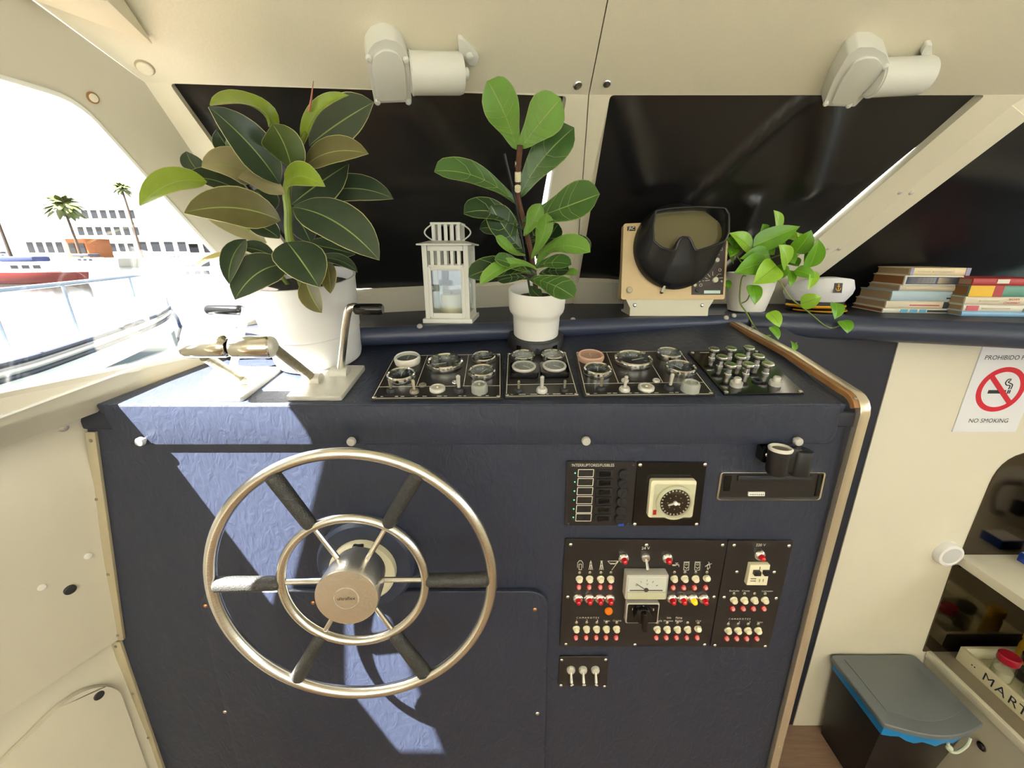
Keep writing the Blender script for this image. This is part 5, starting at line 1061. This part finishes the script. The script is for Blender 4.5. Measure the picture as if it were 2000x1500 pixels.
wiper(HR, [(1602, 180), (1624, 124), (1650, 78), (1672, 62), (1700, 62), (1724, 76), (1732, 98), (1716, 126), (1664, 182)], [(1617, 172), (1636, 128), (1660, 90), (1682, 80), (1706, 82), (1718, 98), (1704, 124), (1655, 174)], [(1608, 174), (1664, 94), (1722, 100), (1652, 178)], (1700, 128), (1802, 122), .031, [(1796, 96), (1806, 78), (1818, 76), (1818, 112), (1808, 116), (1800, 112)], 'white wiper motor above the radar display and books')
# ================================================================== RIGHT BULKHEAD THINGS
ws = (V((0, 1.057, 0)), V((0, -1, 0)))
sg = [un(1917, 672, ws), un(1860, 843, ws)]; sx0 = (sg[0].x + sg[1].x) / 2; cx = un(1953, 757, ws).x; hw = cx - sx0 + .0; zt, zb = sg[0].z, sg[1].z
sgn = thing('no_smoking_sign', V((cx, 1.057, zb)), 'white no smoking sign with red barred circle', 'sign'); TS = frame(V((cx, 1.057, (zt + zb) / 2)), V((0, -1, 0)))
mb = MB(); mb.box(TS @ MX.Translation((0, 0, .0015)), 2 * hw, zt - zb, .003); B('board', mb, 'paper', sgn, .0005, 1)
mb = MB(); mb.ringlathe(TS, [(.064, .003), (.064, .0036), (.0505, .0036), (.0505, .003)], 56); B('red_ring', mb, 'red', sgn)
mb = MB(); mb.box(TS @ MX.Rotation(-PI / 4, 4, 'Z') @ MX.Translation((0, 0, .0039)), .108, .0125, .0006); B('red_bar', mb, 'red', sgn)
mb = MB(); mb.box(TS @ MX.Translation((-.008, -.006, .0033)), .048, .010, .0006); mb.box(TS @ MX.Translation((.022, -.006, .0033)), .003, .010, .0006); mb.box(TS @ MX.Translation((.027, -.006, .0033)), .003, .010, .0006); cg = B('cigarette', mb, 'ink', sgn)
for pts in ([(.021, .002), (.021, .012), (.012, .013), (.006, .020), (.010, .029), (.018, .030)], [(.027, .002), (.027, .014), (.018, .019), (.013, .022), (.018, .027)]):
    mb = MB(); sm = smooth([V((x, y, 0)) for x, y in pts], 4)
    for a, b in zip(sm, sm[1:]): mb.box(TS @ MX.Translation(((a.x + b.x) / 2, (a.y + b.y) / 2, .0033)) @ MX.Rotation(math.atan2(b.y - a.y, b.x - a.x), 4, 'Z'), (b - a).length + .001, .0026, .0006)
    B('smoke', mb, 'ink', sgn)
text('PROHIBIDO FUMAR', TS @ MX.Translation((.002, .0895, .0034)), .0175, 'ink', sgn); text('NO SMOKING', TS @ MX.Translation((0, -.0915, .0034)), .0175, 'ink', sgn)
pk = thing('puck_light', un(1848, 1078, ws), 'round white stick on puck light by the shelf end', 'lamp'); T = FR(1846, 1078, ws)
mb = MB(); mb.lathe(T, [(.040, 0), (.040, .014), (.037, .020), (.030, .022), (.027, .019)], 36); B('housing', mb, 'wlid', pk); mb = MB(); mb.lathe(T, [(.0275, .016), (.0275, .0195), (.015, .0205), (.002, .021)], 28); B('diffuser', mb, mat('frosted', rgb(206, 208, 208), .5, bump=.8, scale=200), pk)
mb = MB(); T = frame(V((0, 1.057, 0)), V((0, -1, 0)))
mb.prism(T, rpoly([(1.405, -.905), (2.3, -.905), (2.3, -.545), (1.405, -.545)], [0, 0, 0, .11], 8), 0, .004); tag(B('mirror_panel', mb, 'bronze'), 'dark bronze mirror panel with rounded corner above the shelf', 'mirror')
mb = MB(); mb.prism(T, [(1.412, -1.308), (2.3, -1.308), (2.3, -.945), (1.395, -.945)], 0, .004); tag(B('splash_panel', mb, 'bronze'), 'dark glossy splash panel behind the galley counter', 'panel')
mb = MB(); mb.box(MX.Translation((1.85, .81, -.918)), .91, .488, .030); sh = B('galley_shelf', mb, 'white', bev=.002); tag(sh, 'white galley shelf under the dark mirror panel', 'shelf')
mb = MB(); mb.box(MX.Translation((1.45, 1.035, -.944)), .06, .04, .02); B('bracket', mb, 'brown', sh)
mb = MB(); bxp = AZ(1992, 1098, -.903); mb.box(MX.Translation((bxp.x + .035, bxp.y - .02, -.888)), .07, .06, .03); bb_ = B('blue_box', mb, 'blue', bev=.002); tag(bb_, 'small blue box on the white shelf', 'box')
mb = MB(); mb.box(MX.Translation((bxp.x + .035, bxp.y - .02, -.8725)), .064, .054, .002); B('lid', mb, 'wlid', bb_)
kt = thing('kettle', V((1.80, .86, -.903)), 'pale grey kettle on the shelf, seen in the dark mirror', 'kettle'); T = MX.Translation((1.80, .86, -.9025))
mb = MB(); mb.lathe(T, [(.085, 0), (.09, .01), (.088, .06), (.075, .14), (.062, .165), (.02, .175)], 36); B('body', mb, 'potgrey', kt); mb = MB(); mb.tube(smooth([T @ V((-.07, .02, .15)), T @ V((-.13, .02, .15)), T @ V((-.145, .02, .10)), T @ V((-.12, .02, .04)), T @ V((-.085, .02, .03))], 5), .012, 10); B('handle', mb, 'potgrey', kt)
mb = MB(); mb.box(T @ MX.Translation((-.075, .05, .07)), .02, .03, .05); B('gauge_window', mb, 'ink', kt, .004); mb = MB(); mb.sphere(T @ MX.Translation((0, 0, .178)), .014); B('knob', mb, 'ink', kt)
# galley counter
gc = thing('galley_counter', V((1.9, .4, FLOOR)), 'low galley counter with cream edge and locker front', 'counter')
mb = MB(); mb.box(MX.Translation((1.902, .26, (FLOOR - 1.33) / 2)), .94, 1.59, -1.33 - FLOOR); cb_ = B('cabinet', mb, 'creamw', gc); mb = MB(); mb.box(MX.Translation((1.902, .26, -1.320)), .94, 1.59, .020); B('worktop', mb, 'counter', gc)
mb = MB(); mb.box(MX.Translation((1.432, .26, -1.318)), .016, 1.59, .026); B('edge_strip', mb, 'white', gc, .003)
kp = D(1919, 1458); kp = kp * (1.431 / kp.x); mb = MB(); TK = frame(kp, V((-1, 0, 0)), V((0, 1, 0))); mb.lathe(TK, [(.013, 0), (.013, .004), (.010, .005)], 22); kn = B('push_latch', mb, 'chrome', cb_); mb = MB(); mb.lathe(TK, [(.0075, .004), (.0075, .009), (.004, .010)], 16); B('latch_button', mb, 'ink', kn)
# tray with jars
tr = thing('wooden_tray', V((1.63, .81, -1.31)), 'cream wooden tray with dark blue letters on the counter', 'tray'); zt_ = -1.3095
for c, s in (((1.503, .80, zt_ + .027), (.010, .46, .054)), ((1.757, .80, zt_ + .027), (.010, .46, .054)), ((1.63, 1.025, zt_ + .027), (.244, .010, .054)), ((1.63, .575, zt_ + .027), (.244, .010, .054)), ((1.63, .80, zt_ + .004), (.244, .44, .008))):
    mb = MB(); mb.box(MX.Translation(c), *s); B('tray_side' if s[2] > .01 else 'tray_bottom', mb, 'ivory', tr, .0015)
mb = MB(); mb.box(MX.Translation((1.63, .86, zt_ + .024)), .244, .006, .04); B('divider', mb, 'ivory', tr)
TT = frame(V((1.4975, .80, zt_ + .026)), V((-1, 0, 0)), V((0, -1, 0)))
for s, px, py in (('M', 1929, 1331), ('A', 1953, 1352), ('R', 1977, 1373), ('T', 1996, 1391)):
    k = D(px, py); k = k * (1.4975 / k.x); TT_ = TT.copy(); TT_.translation = V((1.4973, k.y, zt_ + .026)); text(s, TT_, .042, 'navycan', tr)
for px_, py_ in ((1898, 1300), (1903, 1305)):
    k = D(px_, py_); k = k * (1.4975 / k.x); mb = MB(); T_ = TT.copy(); T_.translation = V((1.4973, k.y, zt_ + .028)); mb.lathe(T_, [(.0022, 0), (.0022, .0005)], 8); B('dot', mb, 'navycan', tr)
def jar(x, y, lm, label, r=.026, h=.07, content='ivory', bodym='jar'):
    o = V((x, y, zt_ + .0085)); t = thing('spice_jar', o, label, 'jar', 'jars in the tray'); T = MX.Translation(o)
    mb = MB(); mb.lathe(T, [(r * .9, 0), (r, .004), (r, h * .8), (r * .8, h)], 24); B('body', mb, bodym, t)
    mb = MB(); mb.lathe(T, [(r * .85, .003), (r * .85, h * .5), (r * .1, h * .52)], 20); B('contents', mb, content, t)
    mb = MB(); mb.lathe(T @ MX.Translation((0, 0, h)), [(r * .95, 0), (r, .003), (r, .022), (r * .9, .025), (r * .1, .025)], 24); B('lid', mb, lm, t)
jar(1.563, .958, 'redlid', 'glass jar with a red lid in the tray'); jar(1.635, .952, 'gloss', 'glass jar with a black lid in the tray', content='soil'); jar(1.68, 1.00, 'yellow', 'tall bottle with yellow label at the back of the tray', .022, .10, 'yellow', 'yellow'); jar(1.60, .90, 'wlid', 'glass jar with a white lid in the tray', .024, .03)
# ================================================================== WASTE BIN
bn = thing('waste_bin', V((1.235, .93, FLOOR)), 'black pedal bin with grey lid and blue bag', 'bin')
def bowed(x0, x1, y0, y1, bow, n=14): return [(x0, y1), (x1, y1)] + [(x1 + (x0 - x1) * i / n, y0 - bow * math.sin(PI * i / n)) for i in range(n + 1)]
T = ID; z0_, z1_ = FLOOR + .001, -1.345
top_, bot_ = bowed(1.105, 1.365, .845, 1.04, .028), bowed(1.13, 1.34, .87, 1.03, .02); n = len(top_)
mb = MB(); mb.add([(x, y, z0_) for x, y in bot_] + [(x, y, z1_) for x, y in top_], [tuple(range(n)), tuple(reversed(range(n, 2 * n)))] + [(i, (i + 1) % n, n + (i + 1) % n, n + i) for i in range(n)]); B('body', mb, 'binblack', bn)
bagp = bowed(1.102, 1.368, .842, 1.042, .030); mb = MB(); vs = []
for zz, wv in ((-1.368, 1), (-1.345, .6), (-1.333, 0)): vs += [(x, y - .002, zz + .007 * wv * math.sin(i * 1.9)) for i, (x, y) in enumerate(bagp)]
n = len(bagp); mb.add(vs, [(a * n + i, a * n + (i + 1) % n, (a + 1) * n + (i + 1) % n, (a + 1) * n + i) for a in range(2) for i in range(n)]); B('bin_bag', mb, 'bag', bn)
mb = MB(); mb.tube(smooth([V((1.27, .812, -1.362)), V((1.275, .806, -1.385)), V((1.30, .805, -1.392)), V((1.33, .812, -1.375)), V((1.345, .822, -1.36))], 5), .004, 7); B('bag_tie', mb, 'bagtie', bn)
mb = MB(); mb.sphere(MX.Translation((1.272, .806, -1.375)), .009, 10, 7); B('bag_knot', mb, 'bagtie', bn)
mb = MB(); lo_ = rpoly(bowed(1.088, 1.382, .832, 1.05, .032), [.02, .02] + [0] * 15, 4); mb.prism(ID, lo_, -1.334, -1.316); ld = B('lid', mb, 'bingrey', bn, .006, 3)
mb = MB(); li_ = bowed(1.125, 1.345, .865, 1.03, .026); mb.prism(ID, li_, -1.318, -1.3135); B('lid_inset', mb, 'bingrey', ld, .002)
# ================================================================== MARINA OUTSIDE THE SIDE WINDOW
SEA = -3.2
mb = MB(); mb.grid(lambda u, v: (-900 + 1800 * u, -300 + 1500 * v, SEA), 12, 12); tag(B('water', mb, 'water'), 'green harbour water outside the window', 'water', kind='stuff')
def hull(name, gun, half, zdeck, label, cat, group, hm='hullw', parts=()):
    """gun: right gunwale points stern to bow; half: how far left the centreline lies at the stern"""
    bow = gun[-1]; ax = None
    t = thing(name, V((gun[0].x - half, gun[0].y, SEA)), label, cat, group)
    st_ = V((gun[0].x - half, gun[0].y, zdeck)); d = (bow - st_); d.z = 0; d.normalize(); nrm = V((-d.y, d.x, 0))
    left = []
    for p in gun: k = (p - st_).dot(d); c = st_ + d * k; left.append(c + (c - p) - V((0, 0, (c - p).z)))
    n = len(gun); mb = MB(); rowsR = [gun, [p.lerp((p + q) / 2, .10) + V((0, 0, -.55)) for p, q in zip(gun, left)], [p.lerp((p + q) / 2, .35) + V((0, 0, SEA - .1 - zdeck)) for p, q in zip(gun, left)]]
    rowsL = [left, [p.lerp((p + q) / 2, .10) + V((0, 0, -.55)) for p, q in zip(left, gun)], [p.lerp((p + q) / 2, .35) + V((0, 0, SEA - .1 - zdeck)) for p, q in zip(left, gun)]]
    for rows_ in (rowsR, rowsL): mb.add([tuple(p) for r in rows_ for p in r], [(a * n + i, a * n + i + 1, (a + 1) * n + i + 1, (a + 1) * n + i) for a in range(2) for i in range(n - 1)])
    B('hull', mb, hm, t, ang=60)
    mb = MB(); mb.add([tuple(p + V((.012, -.012, 0))) for r in rowsR[1:] for p in r], [(i, i + 1, n + i + 1, n + i) for i in range(n - 1)]); B('shaded_bottom_paint', mb, 'bootshade', t, ang=60)  # lower hull greyed: bottom paint with this side's shade put into the colour
    mb = MB(); mb.add([tuple(p + V((0, 0, -.02))) for p in gun] + [tuple(p + V((0, 0, -.02))) for p in left], [(i, i + 1, n + i + 1, n + i) for i in range(n - 1)]); B('deck', mb, 'hullw', t)
    return t, left, d, nrm
gpx = [(-260, 770), (-120, 738), (0, 708), (60, 693), (120, 675), (180, 656), (240, 636), (285, 620), (315, 607), (328, 597)]
gun = [AZ(x, y, -1.15) for x, y in gpx]
t, left, d, nrm = hull('motor_boat', gun, 1.9, -1.15, 'white motor boat moored close outside the side window', 'boat', None)
for dz, r, m in ((-.03, .035, 'navycan'), (-.12, .03, 'alu'), (-.19, .03, 'navycan')): mb = MB(); mb.tube([p + V((.02, 0, dz)) for p in smooth(gun, 3)], r, 8); B('rub_rail', mb, m, t)
st_ = gun[0].lerp(left[0], .5)
mb = MB(); cbn = st_ + d * 2.4; mb.box(frame(cbn + V((0, 0, .15)), V((0, 0, 1)), d), 3.6, 2.0, .45); B('cabin_trunk', mb, 'hullw', t, .08, 3)
for u0, u1, k0_, k1_ in ((.12, .34, .55, .72), (.42, .62, .62, .76)):
    c0h = gun[4].lerp(gun[9], u0).lerp(left[4].lerp(left[9], u0), .3); mb = MB(); mb.box(frame(c0h + V((0, 0, .05)), V((0, 0, 1)), d), .7, .5, .10); hh = B('deck_hatch', mb, 'hullw', t, .02); mb = MB(); mb.box(frame(c0h + V((0, 0, .105)), V((0, 0, 1)), d), .55, .36, .02); B('hatch_glass', mb, 'navycan', hh)
mb = MB(); rail = [p.lerp(q, .06) + V((0, 0, .72)) for p, q in zip(gun, left)]; mb.tube(smooth(rail, 3), .03, 8); rl_ = B('guard_rail', mb, 'railm', t)
for i in (1, 3, 5, 7, 9): mb = MB(); p = gun[i].lerp(left[i], .06); mb.tube([p, p + V((0, 0, .72))], .02, 7); B('stanchion', mb, 'railm', t)
mb = MB(); p = gun[-3].lerp(left[-3], .4); mb.box(frame(p + V((0, 0, .08)), V((0, 0, 1)), d), .3, .12, .12); B('cleat', mb, 'rope', t, .02)
mb = MB(); mb.tube(smooth([gun[-1] + V((0, 0, -.05)), AZ(345, 620, -1.6), AZ(352, 640, -2.0)], 4), .04, 7); B('blue_line', mb, 'bluecan', t)
mb = MB(); mb.tube(smooth([AZ(352, 636, -1.95), AZ(346, 660, -2.2), AZ(352, 672, -2.4)], 4), .05, 7); B('mooring_rope', mb, 'rope', t)
# quay edge / pontoon
def far(name, label, cat, group=None, loc=(0, 0, 0)): return thing(name, V(loc), label, cat, group)
def boat(px, py, Lm, hm, label, ang=0, cabin=None, mast=0, canopy=None):
    o = AZ(px, py, SEA); t = far('yacht', label, 'boat', 'boats across the marina', o); T = MX.Translation(o) @ MX.Rotation(ang, 4, 'Z'); hb = Lm * .13
    mb = MB(); vs = []
    for z, k, ln in ((-.1, .7, .9), (hb * .5, .95, .97), (hb, 1, 1)): vs += [(Lm * ln * x, Lm * .16 * k * y, z) for x, y in ((-.5, -.8), (-.5, .8), (-.1, 1), (.25, .7), (.5, 0), (.25, -.7), (-.1, -1))]
    mb.add(vs, [(a * 7 + i, a * 7 + (i + 1) % 7, (a + 1) * 7 + (i + 1) % 7, (a + 1) * 7 + i) for a in range(2) for i in range(7)] + [tuple(range(14, 21))], T); B('hull', mb, hm, t)
    mb = MB(); mb.box(T @ MX.Translation((-.08 * Lm, 0, hb + .45)), Lm * .42, Lm * .2, .9); cbx = B('cabin', mb, cabin or 'hullw', t, .1)
    for k in (-1, 0, 1): mb = MB(); mb.box(T @ MX.Translation((-.08 * Lm + k * Lm * .12, -Lm * .101, hb + .55)), Lm * .08, .02, .35); B('window', mb, 'window', cbx)
    if canopy: mb = MB(); mb.box(T @ MX.Translation((-.15 * Lm, 0, hb + 1.3)), Lm * .36, Lm * .22, .5); B('canopy', mb, canopy, t, .12)
    if mast: mb = MB(); mb.tube([T @ V((.05 * Lm, 0, hb)), T @ V((.05 * Lm, 0, hb + mast))], .07, 6); B('mast', mb, 'alu', t)
    return t
boat(92, 553, 8.6, 'redhull', 'red hulled boat with blue canopy beyond the near motor boat', .1, None, 0, 'bluecan')
boat(190, 527, 9, 'hullw', 'white boat with a dark canopy across the water', -.1, None, 0, 'navycan')
boat(300, 505, 9, 'hullw', 'white boat with blue canopy by the far pontoon', .05, None, 9, 'bluecan')
boat(390, 500, 10, 'hullw', 'white sailing boat with a blue cover near the pillar', .0, 'navycan', 12)
boat(350, 512, 8, 'hullw', 'low white boat in front of the blue canopied ones', .3, None, 0)
boat(15, 512, 11, 'hullw', 'tall masted boat at the picture edge', .1, None, 15, 'navycan')
boat(410, 560, 6, 'hullw', 'small white boat on the green water near the plant', .2, None, 0, 'navycan')
qo = A(150, 482, 92); mb = MB(); mb.box(MX.Translation((-70, 96, SEA + .8)), 190, 8, 1.7); tag(B('quay', mb, 'stone'), 'pale stone quay across the marina', 'quay')
def building(px, Y, wd, hgt, storeys, nw, m, label, zb=SEA + 1.66):
    x = A(px, 480, Y).x; t = far('building', label, 'building', 'buildings behind the marina', (x, Y, zb)); mb = MB(); mb.box(MX.Translation((x, Y + 3, zb + hgt / 2)), wd, 6, hgt); B('walls', mb, m, t)
    mb = MB(); mb.box(MX.Translation((x, Y + 2.6, zb + hgt + .15)), wd + .8, 7.2, .3); B('roof', mb, 'bwall', t)
    for s in range(storeys):
        zz = zb + hgt * (s + .5) / storeys
        for k in range(nw): mb = MB(); mb.box(MX.Translation((x - wd / 2 + wd * (k + .5) / nw, Y - .05, zz)), wd / nw * .62, .2, hgt / storeys * .5); B('window', mb, 'window', t)
        if storeys > 1: mb = MB(); mb.box(MX.Translation((x, Y - .6, zb + hgt * s / storeys + .1)), wd, 1.3, .2); B('balcony', mb, 'bwall', t)
building(88, 100, 9, 4.6, 1, 4, 'bwall', 'low restaurant front behind the first palm'); building(150, 99, 4.5, 4.2, 1, 2, 'borange', 'ochre kiosk under the palm')
building(220, 150, 22, 16, 3, 7, 'bwall', 'white terraced apartment block on the rise'); building(330, 130, 20, 5.5, 1, 5, 'bwall', 'white two storey block behind the yachts'); building(420, 120, 16, 4.5, 1, 4, 'bwall', 'white harbour office near the pillar')
def palm(px, Y, hgt, label, r=2.4):
    x = A(px, 480, Y).x; zb = SEA + 1.66; t = far('palm_tree', label, 'palm', 'palms on the quay', (x, Y, zb)); top = V((x - .6, Y, zb + hgt))
    mb = MB(); mb.tube(bez(V((x, Y, zb)), V((x - .1, Y, zb + hgt * .6)), top, 8), [.3, .26, .24, .22, .21, .2, .2, .2, .22], 8); B('trunk', mb, 'trunk', t)
    mb = MB(); rnd = random.Random(px)
    for i in range(64):
        a = 2 * PI * i / 26 + rnd.uniform(-.1, .1); e = rnd.uniform(-.5, 1.3); dd = V((math.cos(a) * math.cos(e), math.sin(a) * math.cos(e), math.sin(e))); sd = V((-math.sin(a), math.cos(a), 0)); pr = None
        for k in range(6):
            s = k / 5; p = top + dd * r * s + V((0, 0, -1.1 * s * s * r * .45)); wv = .42 * math.sin(PI * (s * .9 + .05)) * r / 2.4
            row = [tuple(p - sd * wv + V((0, 0, -wv * .6))), tuple(p), tuple(p + sd * wv + V((0, 0, -wv * .6)))]
            if pr: mb.add(pr + row, [(0, 1, 4, 3), (1, 2, 5, 4)])
            pr = row
    fr = B('fronds', mb, 'palm', t, ang=180); fr['kind'] = 'stuff'
palm(152, 88, 10.5, 'bushy palm in front of the restaurant', 3.4); palm(14, 80, 18, 'tall thin palm at the picture edge', 2.2); palm(272, 100, 15, 'slim palm behind the bright leaf', 2.0)
for px, h, lb, m in ((25, 15, 'reddish mast at the picture edge', 'redhull'), (38, 12, 'slim mast beside the reddish one', 'alu'), (240, 7, 'short white mast by the far boats', 'hullw')):
    p = AZ(px, 515, SEA); mb = MB(); mb.tube([p, p + V((0, 0, h))], .09, 6); tag(B('mast', mb, m), lb, 'mast')
